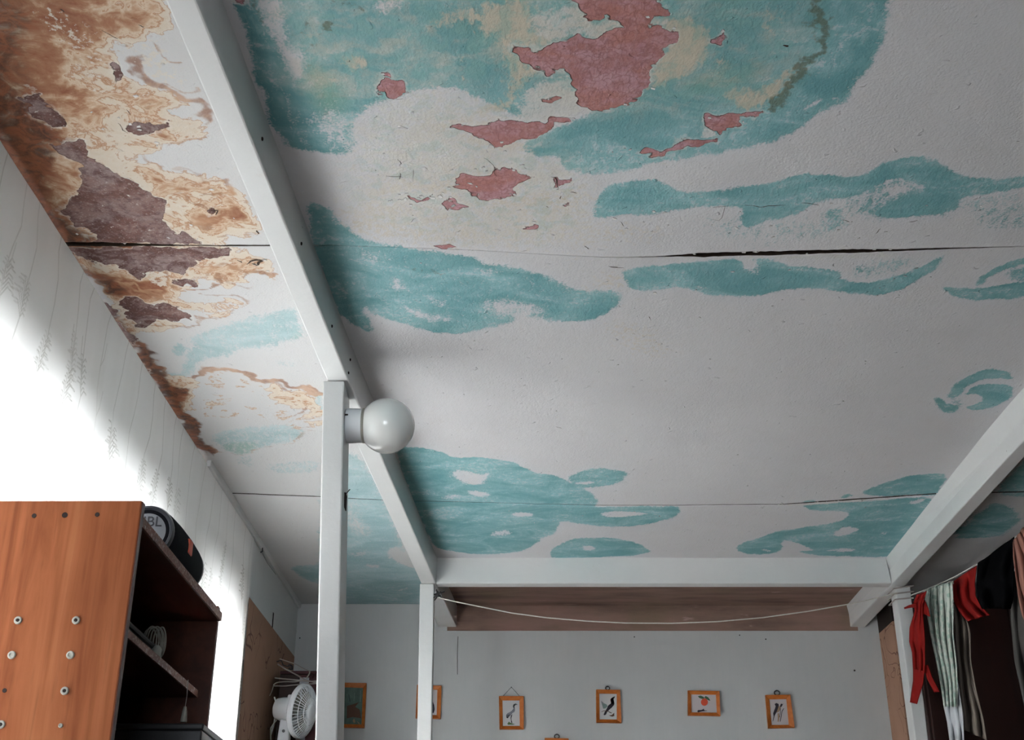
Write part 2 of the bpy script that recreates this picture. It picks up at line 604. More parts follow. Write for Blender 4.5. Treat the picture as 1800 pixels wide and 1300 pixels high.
# left wall: window wall behind the curtain, then the flush end piece with two papers
def slab_x(y0, y1, z0, z1, xo0, xo1):
    return MB().hexa([(xo0, y0, z0), (wall_x(y0) + xo1, y0, z0), (wall_x(y1) + xo1, y1, z0), (xo0, y1, z0),
                      (xo0, y0, z1), (wall_x(y0) + xo1, y0, z1), (wall_x(y1) + xo1, y1, z1), (xo0, y1, z1)])


W0, W1, WZ0, WZ1 = 1.75, 4.60, 0.20, 2.13  # unseen sill and near end shaped to balance light on the ceiling
lw = struct(MB().box(-1.42, X_NOOK, Y_BACK, W0, 0, ZC + 0.05).box(-1.42, X_NOOK, W0, W1, 0, WZ0).box(-1.42, X_NOOK, W0, W1, WZ1, ZC + 0.05)
            .box(-1.42, X_NOOK, W1, Y_CURT + 0.03, 0, ZC + 0.05).box(-1.42, X_NOOK, 3.60, 3.92, WZ0 - .01, WZ1 + .01).build('wall_left', 'wall'), 'white window wall on the left behind the curtain')
a = slab_x(Y_CURT, Y_FAR, Z_PAPER, ZC + 0.03, -1.3, 0).build('painted_end_piece', 'white', lw)
b = slab_x(Y_CURT, Y_FAR, 0, Z_PAPER, -1.3, 0.0008).build('brown_papered_dado', 'brown_paper', lw)
p = on_x(479, 1089, wall_x(5.0))
MB().box(p.x - 0.001, p.x + 0.002, p.y - 0.01, p.y + 0.01, p.z - 0.035, p.z + 0.03).build('torn_slit', 'hole', lw)

win = struct(MB().box(-1.38, -1.33, W0, W1, WZ0, WZ0 + 0.07).box(-1.38, -1.33, W0, W1, WZ1 - 0.07, WZ1).build('window_1', 'white'),
             'side window behind the white curtain')
for y in (1.75, 2.30, 2.90, 3.54, 3.92, 4.54):
    MB().box(-1.375, -1.335, y, y + 0.06, WZ0 + 0.07, WZ1 - 0.07).build('mullion', 'white', win)
ys = [1.75, 2.30, 2.90, 3.54, 3.92, 4.54]
for i in (0, 1, 2, 4):
    MB().box(-1.357, -1.353, ys[i] + 0.06, ys[i + 1], WZ0 + 0.07, WZ1 - 0.07).build('pane', 'glass', win)

# wall behind the viewer with its window
bw = struct(MB().box(-1.42, -1.05, Y_BACK - 0.1, Y_BACK, 0, ZC + 0.05).box(0.35, X_RIGHT, Y_BACK - 0.1, Y_BACK, 0, ZC + 0.05)
            .box(-1.05, 0.35, Y_BACK - 0.1, Y_BACK, 0, 0.85).box(-1.05, 0.35, Y_BACK - 0.1, Y_BACK, 2.25, ZC + 0.05).build('wall_back', 'wall'),
            'papered wall behind the viewer')
w2 = struct(MB().box(-1.05, 0.35, Y_BACK - 0.07, Y_BACK - 0.03, 0.85, 0.92).box(-1.05, 0.35, Y_BACK - 0.07, Y_BACK - 0.03, 2.18, 2.25)
            .box(-1.05, -0.98, Y_BACK - 0.07, Y_BACK - 0.03, 0.92, 2.18).box(0.28, 0.35, Y_BACK - 0.07, Y_BACK - 0.03, 0.92, 2.18)
            .box(-0.38, -0.32, Y_BACK - 0.07, Y_BACK - 0.03, 0.92, 2.18).build('window_2', 'white'), 'window behind the viewer')
for x0, x1 in ((-0.98, -0.38), (-0.32, 0.28)):
    MB().box(x0, x1, Y_BACK - 0.052, Y_BACK - 0.048, 0.92, 2.18).build('pane', 'glass', w2)

# right side: papered return beside the far post, dark alcove wall beyond
Y_RET = 3.62 * H
rw = struct(MB().box(X_RWALL, X_RWALL + 0.10, Y_RET, Y_FAR, 0, EYE_Z + 0.91 * H).build('wall_right', 'brown_paper'),
            'narrow brown patterned wall beside the right post')
MB().box(X_RWALL, X_RWALL + 0.10, Y_RET, Y_FAR, EYE_Z + 0.91 * H, ZC).build('shaded_top_board', 'dark', rw)  # bare brown strip coloured near black for the shade up here
struct(MB().box(X_RIGHT, X_RIGHT + 0.1, Y_BACK, Y_FAR + 0.1, 0, ZC + 0.05).box(X_RWALL + 0.10, X_RIGHT, Y_FAR, Y_FAR + 0.1, 0, ZC + 0.05)
       .build('wall_alcove', 'wardrobe'), 'dark wall of the alcove behind the hanging laundry')

# ------------------------------------------------------------------ ceiling sheets with the mural
FR = dict(P=(0, 0, 1), A=(380, 0, .30769), B=(850, 0, .30769), C=(1250, 0, .30761), D=(480, 330, .34444), E=(1000, 280, .44444),
          F=(650, 750, .33333), G=(1200, 600, .34622), K=(180, 380, .4), L=(0, 0, .35386), M=(0, 250, .5), N=(400, 960, .26159), Q=(100, 350, .23852))


def ceil_pts(spec):
    """tracing 'A x y x y ... B x y' -> metres on the ceiling"""
    out, fr, buf = [], FR['P'], []
    for tk in spec.split():
        if tk in FR:
            fr = FR[tk]
            continue
        buf.append(float(tk))
        if len(buf) == 2:
            q = on_z(fr[0] + buf[0] * fr[2], fr[1] + buf[1] * fr[2], 1.0)
            out.append((q.x, q.y))
            buf = []
    return np.array(out)


def chaikin(p, n=2, closed=True):
    for _ in range(n):
        q = np.roll(p, -1, 0) if closed else p[1:]
        a_ = p if closed else p[:-1]
        r = np.empty((2 * len(a_), 2))
        r[0::2] = a_ * .75 + q * .25
        r[1::2] = a_ * .25 + q * .75
        if not closed:
            r = np.vstack([p[:1], r, p[-1:]])
        p = r
    return p


_lat = np.random.RandomState(3).rand(256, 256)


def vnoise(x, y, f, seed=0):
    x, y = x * f + seed * 17.3 + 40, y * f + seed * 9.7 + 40
    xi, yi = np.floor(x).astype(int), np.floor(y).astype(int)
    u, v = x - xi, y - yi
    u, v = u * u * (3 - 2 * u), v * v * (3 - 2 * v)
    g = lambda i, j: _lat[i % 256, j % 256]
    return (g(xi, yi) * (1 - u) + g(xi + 1, yi) * u) * (1 - v) + (g(xi, yi + 1) * (1 - u) + g(xi + 1, yi + 1) * u) * v - 0.5


def seg_dist(P, poly, closed=True):
    q = np.roll(poly, -1, 0) if closed else poly[1:]
    a_ = poly if closed else poly[:-1]
    best = np.full(len(P), 1e9)
    for (ax, ay), (bx, by) in zip(a_, q):
        dx, dy = bx - ax, by - ay
        t_ = np.clip(((P[:, 0] - ax) * dx + (P[:, 1] - ay) * dy) / (dx * dx + dy * dy + 1e-12), 0, 1)
        best = np.minimum(best, (P[:, 0] - ax - t_ * dx) ** 2 + (P[:, 1] - ay - t_ * dy) ** 2)
    return np.sqrt(best)


def sdf(P, poly):
    d = seg_dist(P, poly)
    ins = np.zeros(len(P), bool)
    x, y = P[:, 0], P[:, 1]
    for (ax, ay), (bx, by) in zip(poly, np.roll(poly, -1, 0)):
        if ay == by:
            continue
        c_ = (ay > y) != (by > y)
        ins ^= c_ & (x < (bx - ax) * (y - ay) / (by - ay) + ax)
    return np.where(ins, d, -d)


def sstep(x):
    x = np.clip(x, 0, 1)
    return x * x * (3 - 2 * x)


# (tracing, density, edge softness in metres)
TEAL = [
    ("L 720 540 800 520 860 540 905 590 900 650 840 650 800 600 730 580", .62, .012), ("L 610 600 680 560 690 590 620 620", .5, .012),
    ("P 398 -30 430 60 452 130 472 195 490 245 505 262 560 268 610 274 618 255 617 215 650 188 703 160 760 153 810 152 842 172 900 200 960 200 1000 150 1047 197 979 225 942 240 927 255 924 268 951 277 982 271 995 295 1035 308 1084 305 1158 286 1250 271 1312 261 1370 243 1416 215 1465 185 1487 172 1493 151 1527 123 1545 95 1551 68 1553 28 1567 -10 1590 -40", .96, .014),
    ("D 170 70 300 95 340 160 430 210 470 270 590 285 800 320 1000 340 1100 390 1250 400 1400 440 1480 500 1600 530 1720 515 1765 545 1770 600 1700 650 1600 680 1450 690 1380 670 1250 640 1230 680 1060 730 900 745 790 740 640 680 530 640 470 600 495 680 500 745 440 720 350 660 300 560 250 400 190 310", .86, .018),
    ("D 170 70 300 95 320 160 420 290 440 430 440 560 495 680 500 745 440 720 350 660 300 560 250 400 190 310", 1.0, .012),
    ("D 470 560 640 640 790 690 900 700 1060 690 1230 640 1060 730 900 745 790 740 640 680 530 640 470 600", 1.0, .012),
    ("D 1480 560 1600 600 1760 560 1765 600 1700 650 1600 680 1450 690 1400 660", 1.0, .012),
    ("E 80 240 130 130 200 95 320 80 380 100 440 130 520 135 620 115 680 100 720 105 800 85 940 60 1020 55 1100 75 1180 60 1240 20 1300 0 1400 -15 1480 5 1530 45 1555 80 1680 75 1850 60 1850 90 1700 120 1560 150 1540 200 1440 220 1250 235 1200 200 1290 150 1390 130 1400 100 1330 80 1250 90 1180 130 1130 155 1020 160 950 180 900 220 800 235 700 280 680 230 690 190 600 180 400 210 250 220", 1.0, .012),
    ("E 1000 200 1060 190 1090 240 1070 280 1010 290", .8, .03),
    ("E 1080 120 1300 60 1420 90 1560 150 1540 220 1250 240 1100 230", .55, .04),
    ("E 1560 150 1850 95 1850 290 1640 275 1580 230", .42, .03),
    ("E 480 250 560 230 900 235 1060 260 1050 320 880 330 600 330", .38, .05),
    ("E 215 440 300 430 400 410 520 395 690 390 700 430 740 430 720 395 760 390 860 420 1000 430 1070 440 1080 480 1180 490 1300 460 1400 410 1480 375 1440 440 1340 500 1250 540 1150 535 1000 515 880 515 780 535 660 545 520 530 440 500 300 520 240 510 215 480", .98, .012),
    ("E 1080 420 1320 370 1400 390 1300 450 1100 470", .46, .03),
    ("E 1465 500 1540 515 1640 510 1740 490 1850 470 1850 530 1700 555 1580 565 1500 540", 1.0, .01),
    ("E 1590 500 1650 440 1740 405 1850 380 1850 400 1700 440 1640 480 1620 500", .95, .01),
    ("E 1740 440 1850 400 1850 490 1740 475", .75, .02),
    ("F 120 100 160 105 250 108 350 125 430 155 550 160 680 170 800 200 880 245 960 250 1040 280 1110 310 1180 350 1200 400 1180 420 1300 415 1500 415 1620 415 1650 435 1600 480 1480 510 1350 530 1200 525 1080 500 1000 490 1005 540 950 570 880 590 920 600 820 640 780 665 600 675 470 660 330 640 280 520 220 400 180 270", .98, .012),
    ("F 1030 270 1100 230 1200 213 1300 225 1360 250 1350 280 1260 310 1150 325 1080 310", .85, .012),
    ("F 950 660 980 625 1060 595 1180 580 1320 590 1420 610 1450 635 1500 655 1400 680 1300 685 1050 692 960 690", .98, .012),
    ("G 1318 295 1390 212 1500 150 1580 134 1650 146 1696 190 1600 184 1520 198 1440 236 1380 292", .9, .010),
    ("G 1405 280 1490 225 1600 210 1685 230 1662 290 1590 332 1480 352 1420 332 1495 315 1535 282 1485 268", 1.0, .010), ("G 1330 270 1380 240 1400 300 1440 345 1390 350 1330 310", .45, .02),
    ("G 1275 290 1300 285 1330 320 1400 335 1390 365 1340 365 1290 335", 1.0, .010),
    ("G 900 770 940 740 1100 690 1240 670 1350 668 1310 770 1260 785 1200 772 1050 785", 1.0, .012),
    ("G 580 835 700 820 850 815 950 810 1100 795 1290 780 1200 900 1130 1000 1060 1090 1000 1095 800 1090 640 1085 570 1060 700 1060 600 1030 500 1000 510 1060 420 1080 290 1075 265 1055 290 1020 420 985 480 960 600 950 740 925 820 905 860 870 760 860 650 855", .98, .012),
    ("G 790 790 850 770 870 785 800 800", .9, .01), ("G 600 815 640 800 690 808 640 818", .8, .01),
    ("G 1350 1000 1480 870 1560 820 1650 830 1710 870 1690 940 1600 990 1480 1000", 1.0, .015),
    ("G 1560 780 1680 650 1760 570 1800 600 1800 780 1700 790", .9, .02),
    ("K 840 385 880 470 900 530 740 580 640 570 560 610 500 620 440 650 380 700 310 745 250 720 270 680 330 680 370 640 400 560 380 540 480 490 560 460 640 460 720 410", .74, .022),
    ("K 310 560 340 545 380 580 370 620 310 610", .8, .012),
    ("K 740 640 850 630 870 660 760 665", .4, .02),
    ("K 470 960 600 920 740 920 820 900 880 940 900 980 720 1010 640 1050 560 1050 500 1010", .66, .02),
    ("K 880 830 990 740 990 900 900 850", .62, .03),
    ("K 700 1100 780 1080 900 1070 960 1085 960 1125 850 1130 740 1130", .5, .018),
    ("K 570 1060 650 1050 680 1090 630 1110", .45, .018),
    ("N 640 -700 860 -640 980 -480 1080 -230 1150 -60 1220 90 1310 160 1400 440 1300 500 700 500 600 440", .88, .03),
    ("N 420 140 520 125 700 110 700 330 600 245 540 240 480 190", .85, .02),
]
HOLES = [
    ("F 410 250 480 220 560 250 640 240 590 310 500 300", .85, .02), ("F 490 340 560 335 650 355 580 375", .8, .015),
    ("F 720 460 800 450 880 465 800 480", .9, .012), ("F 620 560 740 540 750 570 650 580", .7, .015),
    ("F 1205 455 1300 436 1400 448 1475 455 1400 472 1250 472", .95, .012), ("F 1080 290 1200 285 1170 302 1100 302", .8, .010),
    ("F 1110 630 1170 618 1210 640 1150 658", .85, .010), ("F 370 370 470 350 480 380 400 390", .5, .02),
    ("G 740 990 820 935 915 950 830 985", .9, .012), ("G 1120 820 1200 793 1240 800 1180 825", .85, .010),
    ("G 780 1055 900 1048 830 1072 700 1060", .8, .010), ("G 380 1050 470 1060 420 1068", .6, .01), ("G 980 975 1040 965 1030 985", .5, .01),
    ("D 600 450 700 500 680 535 600 505", .55, .02), ("D 650 600 760 635 950 675 800 690 720 650", .6, .018),
    ("D 1090 560 1250 580 1390 600 1380 650 1230 660 1090 630", .62, .03), ("D 740 540 900 590 860 610", .4, .02),
    ("D 420 300 560 320 560 400 460 370", .35, .03), ("D 1000 420 1180 420 1100 450", .4, .02),
    ("E 1230 130 1300 108 1350 118 1290 145", .9, .012), ("E 480 500 580 515 520 522", .5, .01), ("E 700 400 740 395 750 460 710 450", .6, .015),
    ("A 225 0 370 -10 410 160 430 280 470 380 480 450 440 400 400 300 320 250 270 150", .75, .025),
    ("A 400 270 520 270 530 370 480 450 430 360", .8, .02), ("A 550 620 770 640 770 880 640 840 560 740", .5, .05),
    ("A 870 -20 1100 -10 1000 95", .6, .03), ("A 300 400 340 400 470 740 520 850 470 800 400 640", .35, .02),
    ("C 480 640 560 600 610 555 590 600 540 625", .9, .006), ("C 640 570 700 560 690 572", .9, .005),
    ("C 500 380 620 330 700 230 770 220 720 420 560 450", .28, .04),
    ("N 1060 40 1110 5 1160 0 1260 130 1240 145 1120 90", 1.0, .02), ("N 910 120 1030 125 1000 150", .7, .02),
    ("N 810 -330 870 -200 960 -60 880 -80 810 -150", .55, .05), ("N 1080 300 1250 270 1200 300", .4, .02), ("N 810 60 960 10 900 80", .5, .03),
]
DEEP = [
    ("A 1370 150 1480 150 1600 230 1650 310 1640 430 1560 560 1500 540 1440 440 1400 290", .55, .03), ("A 330 260 420 330 470 600 560 760 700 850 540 850 470 740 400 560", .45, .04), ("B 560 640 760 640 1000 600 1200 640 900 800 700 960 500 930 520 760", .25, .06), ("A 620 400 880 420 900 560 700 640 600 560", .35, .04),
    ("P 402 -20 441 -10 470 85 477 130 474 165 494 245 485 250 458 180 436 110 415 50", 1.0, .012),  # deep teal strip along the beam, part of its shade painted in
    ("D 170 70 240 90 300 200 330 330 400 480 440 600 495 680 500 745 440 720 350 660 300 560 250 400 190 310", .8, .03),
    ("C 830 0 1030 0 985 90 980 220 960 310 900 400 780 500 700 600 640 560 800 380 860 330 800 150", .85, .06),
    ("F 130 110 240 110 280 300 340 500 400 650 330 640 280 520 220 400 180 270", .9, .02),
    ("F 940 420 1040 420 1060 480 960 480", .5, .03), ("F 1050 320 1130 340 1120 400 1050 360", .5, .03), ("F 400 480 640 500 640 520 420 500", .5, .02),
    ("G 900 770 940 740 1100 690 1240 670 1350 668 1310 770 1260 785 1200 772 1050 785", .45, .02),
    ("G 900 820 1290 780 1200 900 1060 1090 700 1090 850 960", .5, .06),
    ("E 1380 10 1480 5 1555 80 1850 60 1850 90 1560 150 1540 200 1440 220 1440 160 1500 120", .45, .04),
    ("E 510 450 630 440 630 480 520 480", .5, .02), ("G 1275 290 1300 285 1330 320 1400 335 1390 365 1340 365 1290 335", .6, .01),
    ("E 1465 500 1540 515 1850 490 1850 530 1580 565 1500 540", .4, .01),
    ("N 808 230 1290 230 1300 395 808 395", .75, .05), ("N 420 140 600 125 610 245 540 240 480 190", .5, .02),
]
OCHRE = [
    ("A 1180 200 1260 120 1350 50 1500 60 1690 110 1690 290 1600 230 1480 160 1400 130 1300 170", .85, .03),
    ("B -60 30 250 -20 290 60 280 140 400 190 520 200 400 230 340 270 190 260 180 300 330 420 230 480 160 620 -40 660 -60 640 150 560 160 420 110 280 30 220 -60 210", .9, .03),
    ("B 960 110 1100 75 1200 105 1270 190 1285 290 1225 390 1080 470 940 530 900 540 950 500 960 430 1000 330 1100 250", .85, .018),
    ("C 500 370 450 490 370 580 200 640 80 570 0 560 120 490 300 480 430 400", .75, .02), ("C 0 340 100 330 60 400 0 430", .6, .02),
    ("C 230 50 430 30 420 190 280 230", .42, .03), ("C 400 -10 600 -10 560 60 420 40", .4, .03),
    ("A 700 310 900 300 880 395 720 385", .75, .02), ("A 590 430 720 420 690 480 600 480", .5, .02), ("A 480 180 620 150 640 230 500 230", .35, .02),
    ("A 1440 -10 1690 -10 1690 90 1560 60", .45, .03), ("A 1400 280 1440 340 1450 480 1420 420", .7, .010),
    ("A 1050 500 1400 490 1500 560 1690 640 1690 700 1300 760 1100 1000 900 1100 700 980 900 640", .26, .08),
    ("A 1280 870 1480 820 1640 870 1560 910 1350 850", .4, .03),
    ("A 900 930 1050 900 1060 1020 940 1010", .42, .03),
    ("P 690 170 900 200 1000 300 1040 340 1040 440 700 430 580 400 640 330", .36, .06),
    ("E 0 60 120 120 100 260 300 260 380 250 340 320 60 330 0 420", .3, .06), ("E 130 640 330 640 440 760 300 800 150 720", .24, .05),
    ("E 0 560 160 430 240 440 220 520 100 500", .3, .04),
]
PALE = [
    ("L 190 40 260 20 320 90 380 130 470 170 560 280 540 420 470 460 420 420 380 260 250 170 190 120", .40, .03), ("L 95 420 150 410 200 450 190 480 120 470 115 540 180 590 320 620 230 640 120 560", .62, .008), ("L 280 690 350 660 430 700 420 750 380 690 290 730", .7, .008), ("L 620 200 740 190 860 270 960 420 800 420 720 340 640 280", .45, .03), ("L 260 1060 480 1150 800 1195 1000 1205 500 1205 330 1140", .42, .01), ("Q 640 540 760 540 840 560 830 640 760 660 700 600 640 590", .62, .008),
    ("B 190 560 360 440 500 415 530 480 520 600 570 640 400 690 200 680", .8, .02), ("B 270 90 420 30 530 35 560 95 640 125 700 90 790 125 730 180 650 225 540 195 370 240 280 150", .75, .015),
    ("A 800 640 1050 530 1400 510 1500 570 1650 650 1600 690 1380 690 1340 700 1480 790 1640 840 1690 960 1580 1000 1400 980 1300 1060 900 1040 780 900", .55, .05),
    ("D 615 45 680 25 830 10 840 45 960 50 990 90 700 75 630 70", 1.0, .004), ("D 900 0 1040 0 1040 50 1000 80 960 40", .8, .01),
    ("B 0 830 230 830 330 900 430 900 560 1000 600 1040 430 1080 300 1120 180 1130 200 1050 300 1010 80 960 0 990", .6, .03),
    ("P 560 300 690 290 800 340 940 360 1040 350 1040 440 820 430 700 410 600 380", .38, .06),
    ("B 560 0 630 0 630 25 565 22", 1.0, .004), ("B 770 465 800 455 825 465 800 488", 1.0, .004), ("B 955 115 1010 100 1060 110 1020 155 960 150", .8, .008),
    ("B 1250 735 1310 725 1325 775 1180 795 1240 770", .9, .006), ("E 80 370 420 378 900 372 1300 352 1300 385 900 395 400 392 80 388", .6, .012),
    ("G 480 828 850 800 1060 790 1070 800 850 812 560 838", 1.0, .006),
]
PEEL = [
    "B 460 -40 460 0 530 30 560 95 630 125 690 85 740 115 800 120 800 150 740 185 710 180 650 230 590 215 545 195 480 230 420 245 370 240 340 265 300 290 270 260 220 255 180 300 220 345 290 380 345 420 420 405 495 410 520 470 525 540 540 590 620 630 730 625 790 600 860 590 850 560 930 510 960 430 975 370 1030 320 1060 270 1110 215 1085 160 1020 155 960 150 955 115 1005 100 1015 60 960 15 930 -40",
    "A 940 460 975 440 1050 445 1055 480 1075 510 1040 540 1000 565 950 545 930 510", "A 940 412 970 403 1000 425 950 435",
    "A 1340 695 1390 683 1440 710 1500 715 1600 690 1690 690 B 200 680 330 690 390 685 490 670 495 700 400 720 330 775 240 795 100 830 40 815 A 1620 830 1540 800 1480 760 1400 730",
    "B 0 1015 60 1000 80 970 170 960 215 990 300 1020 230 1040 180 1070 180 1120 0 1135 A 1530 1135 1480 1110 1420 1080 1340 1055 1390 995 1440 1000 1480 1020 1580 1010",
    "B 415 1008 515 1010 510 1040 420 1065",
    "B 1240 690 1290 660 1400 655 1480 650 1600 620 1610 640 1460 685 1470 705 1400 745 1340 775 1320 740 1260 720",
    "B 895 880 930 845 1000 862 1080 825 1170 790 1330 780 1320 805 1180 840 1080 870 1010 884 930 888",
    "B 1290 237 1330 205 1380 190 1365 225 1330 242", "B 345 560 375 540 430 555 375 582", "B 778 852 810 833 818 852",
    "D 815 285 850 272 945 288 860 314", "D 1270 206 1310 190 1325 175 1355 215 1310 220",
    "D 665 32 700 45 760 50 835 25 810 52 740 66 690 60", "D 850 78 910 48 970 78 985 93 900 92",
    "B 465 1175 490 1150 485 1170", "A 75 0 190 -20 180 20 140 30 100 5",
    "L 260 735 370 680 420 740 430 790 560 850 660 910 720 950 800 985 840 1060 800 1100 880 1150 960 1180 1010 1205 480 1205 470 1150 380 1130 290 1050 370 980 430 900 400 810 290 770",
    "L 110 480 180 460 210 510 320 590 310 620 240 620 170 580 120 530",
    "L 620 640 700 615 780 612 840 600 790 650 700 690 630 662", "L 540 300 600 310 612 380 570 400 545 350",
    "M 230 368 430 372 550 370 810 370 800 395 690 410 680 440 650 465 580 450 520 460 490 490 440 450 400 430 330 420 270 400",
    "M 430 545 490 545 530 575 590 565 660 595 680 625 620 630 560 625 510 655 470 640 440 600 420 570",
    "M 610 487 690 485 680 502 630 506", "M 722 237 745 228 768 240 740 256", "M 365 555 400 580 420 610 400 600 440 660 490 700 475 716 430 670 380 600",
    "M 495 775 520 790 530 810 510 800",
]
STAIN = [
    ("L -160 -160 900 -160 850 100 700 170 600 180 560 260 620 380 740 440 860 480 960 560 1050 600 1090 690 900 715 700 740 640 800 760 820 800 870 980 860 1130 960 1240 1010 1340 1215 -160 1320", .40, .04),
    ("L -160 -160 700 -160 620 60 480 200 400 330 480 420 480 560 380 620 280 660 260 740 380 850 420 900 370 1000 340 1300 -160 1300", .48, .09),
    ("L 600 80 820 120 860 180 740 170 640 180", .22, .03), ("L 560 250 640 330 740 420 880 500 760 560 640 480 560 400", .26, .03),
    ("L 620 560 900 600 900 700 700 700", .22, .04), ("L 560 760 760 830 820 900 960 980 860 980 700 900", .25, .04),
    ("L 930 1010 1100 1000 1200 1060 1210 1110 1060 1130 960 1120", .34, .03), ("L 1000 900 1130 950 1140 1000 1020 990", .12, .02),
    ("M 240 362 930 362 985 455 860 470 780 500 700 480 640 510 540 540 480 545 420 550 330 500", .42, .03),
    ("M 300 430 480 480 560 480 640 500 560 540 460 560 380 560", .40, .03),
    ("M 760 430 860 420 900 450 960 440 985 470 800 480 720 500", .22, .02),
    ("M 370 540 480 560 560 640 700 640 640 660 530 670 480 700 560 800 640 860 660 930 720 1060 765 1085 720 1110 600 940 500 770", .45, .03),
    ("M 500 550 700 545 880 560 885 590 760 620 690 600", .26, .02),
    ("K 380 700 440 672 560 684 690 740 760 722 880 740 960 800 990 860 940 900 840 960 700 900 420 900 330 780", .17, .03),
    ("K 690 735 960 780 990 900 860 950 900 860 800 800", .22, .03), ("Q 300 560 700 620 900 700 1050 760 900 800 700 720 450 740 380 660", .34, .03), ("K 240 700 330 690 420 720 360 800 400 860 320 860", .42, .025),
]
RUST = [
    ("L -200 -200 120 -200 150 60 120 250 110 420 250 560 310 700 310 760 200 800 250 960 300 1080 -200 900", .82, .055),
    ("L -100 560 160 690 300 760 250 840 180 880 230 960 290 1010 270 1070 380 1130 480 1200 360 1300 100 1000", .92, .03),
    ("L 340 880 420 880 400 960 330 1010 300 980", .35, .03),
    ("M 200 335 430 355 570 372 420 392 300 410 230 410", 1.0, .012), ("M 430 375 560 372 540 415 480 410", .85, .010),
    ("M 240 390 330 440 420 500 480 520 420 545 320 510", .8, .02),
    ("M 340 530 420 600 500 700 530 760 600 850 680 860 640 900 670 940 720 1040 765 1086 715 1115 590 950 490 780 400 640", .92, .018),
    ("L 280 160 480 180 480 330 360 300", .30, .05), ("L 180 -60 420 -60 300 160 200 260", .30, .06),
]
TIDE = [
    ("K 450 270 480 200 530 195 580 230 590 262 700 258 770 240", .006, .8), ("K 455 262 490 215 535 210 575 240", .012, .5),
    ("K 430 335 540 352 600 360 655 385 655 402 620 415 560 430 440 442 430 480 300 492", .004, .65), ("K 520 280 560 305 630 300 636 290", .003, .5),
    ("K 380 705 410 685 440 672 560 682 640 700 690 742 760 722 830 745 880 738 960 790", .010, 1.0),
    ("K 700 745 760 735 860 770 930 780", .006, .6), ("K 840 880 960 830", .006, .7), ("K 830 930 900 915 970 905", .006, .6),
    ("K 480 1038 560 1052 640 1048 720 1012 880 992 868 945 950 950", .005, .55), ("K 840 935 885 935 885 985", .004, .5),
    ("L 760 200 780 240 860 270 912 262", .004, .7), ("L 700 330 760 400 870 435 985 435", .004, .55), ("L 690 290 730 370 800 430 880 470 980 520 1045 595", .009, .85),
    ("L 850 720 940 690 1080 690", .004, .7), ("L 690 760 740 820 800 830 812 868", .004, .6), ("L 870 855 960 858 990 905", .005, .5),
    ("L 1000 920 1080 912 1138 965 1130 992 1040 980", .004, .75), ("L 830 920 860 980 950 1000 1040 1040", .005, .7), ("L 1190 1020 1230 1010 1240 1030", .004, .6),
    ("Q 350 580 420 570 470 620 560 590 640 640 720 620 780 700 700 720 640 680 560 700 480 640 400 640", .004, .85),
    ("Q 480 600 520 650 640 640 700 650 790 715 700 725", .004, .8), ("Q 680 560 760 530 850 530 830 570 840 660 900 680 1040 640 1140 620 1180 570", .004, .85),
    ("Q 250 620 340 680 420 700 520 690", .006, .9), ("Q 1180 720 1260 700 1330 740 1430 760 1430 800 1300 840 1190 870", .003, .6),
    ("Q 690 950 860 960 1060 935 1050 880", .003, .6), ("Q 1340 575 1520 550 1600 560", .004, .7), ("Q 1200 580 1290 640 1400 630", .003, .5),
    ("Q 1120 520 1180 460 1270 480 1320 540", .010, .75), ("Q 1000 180 1080 130 1130 160 1060 200", .014, .7), ("Q 1190 270 1260 265", .009, .6),
    ("A 620 130 660 115 690 140 660 165 625 150 620 130", .006, .55), ("A 280 250 320 260 350 285 310 290", .006, .6),
    ("B 1245 0 1250 60 1320 40 1360 90 1390 150", .003, .3),
]
OLIVE = [("C 590 -10 600 80 635 140 650 220 620 290 540 340 485 380 505 430 450 500 370 580 360 620", .010, .95), ("C 560 60 570 130 600 180 610 240", .014, .45),
         ("A 640 130 655 118 678 140 655 158 640 140", .006, .9), ("A 450 195 520 170 600 150 610 230 560 240", .005, .4), ("A 535 380 560 370", .010, .5),
         ("A 690 0 720 35 745 10 820 50", .005, .5), ("A 225 0 230 80 260 120", .006, .5), ("D 700 405 760 430 815 405 855 435", .006, .45), ("D 850 490 1000 480", .005, .35)]
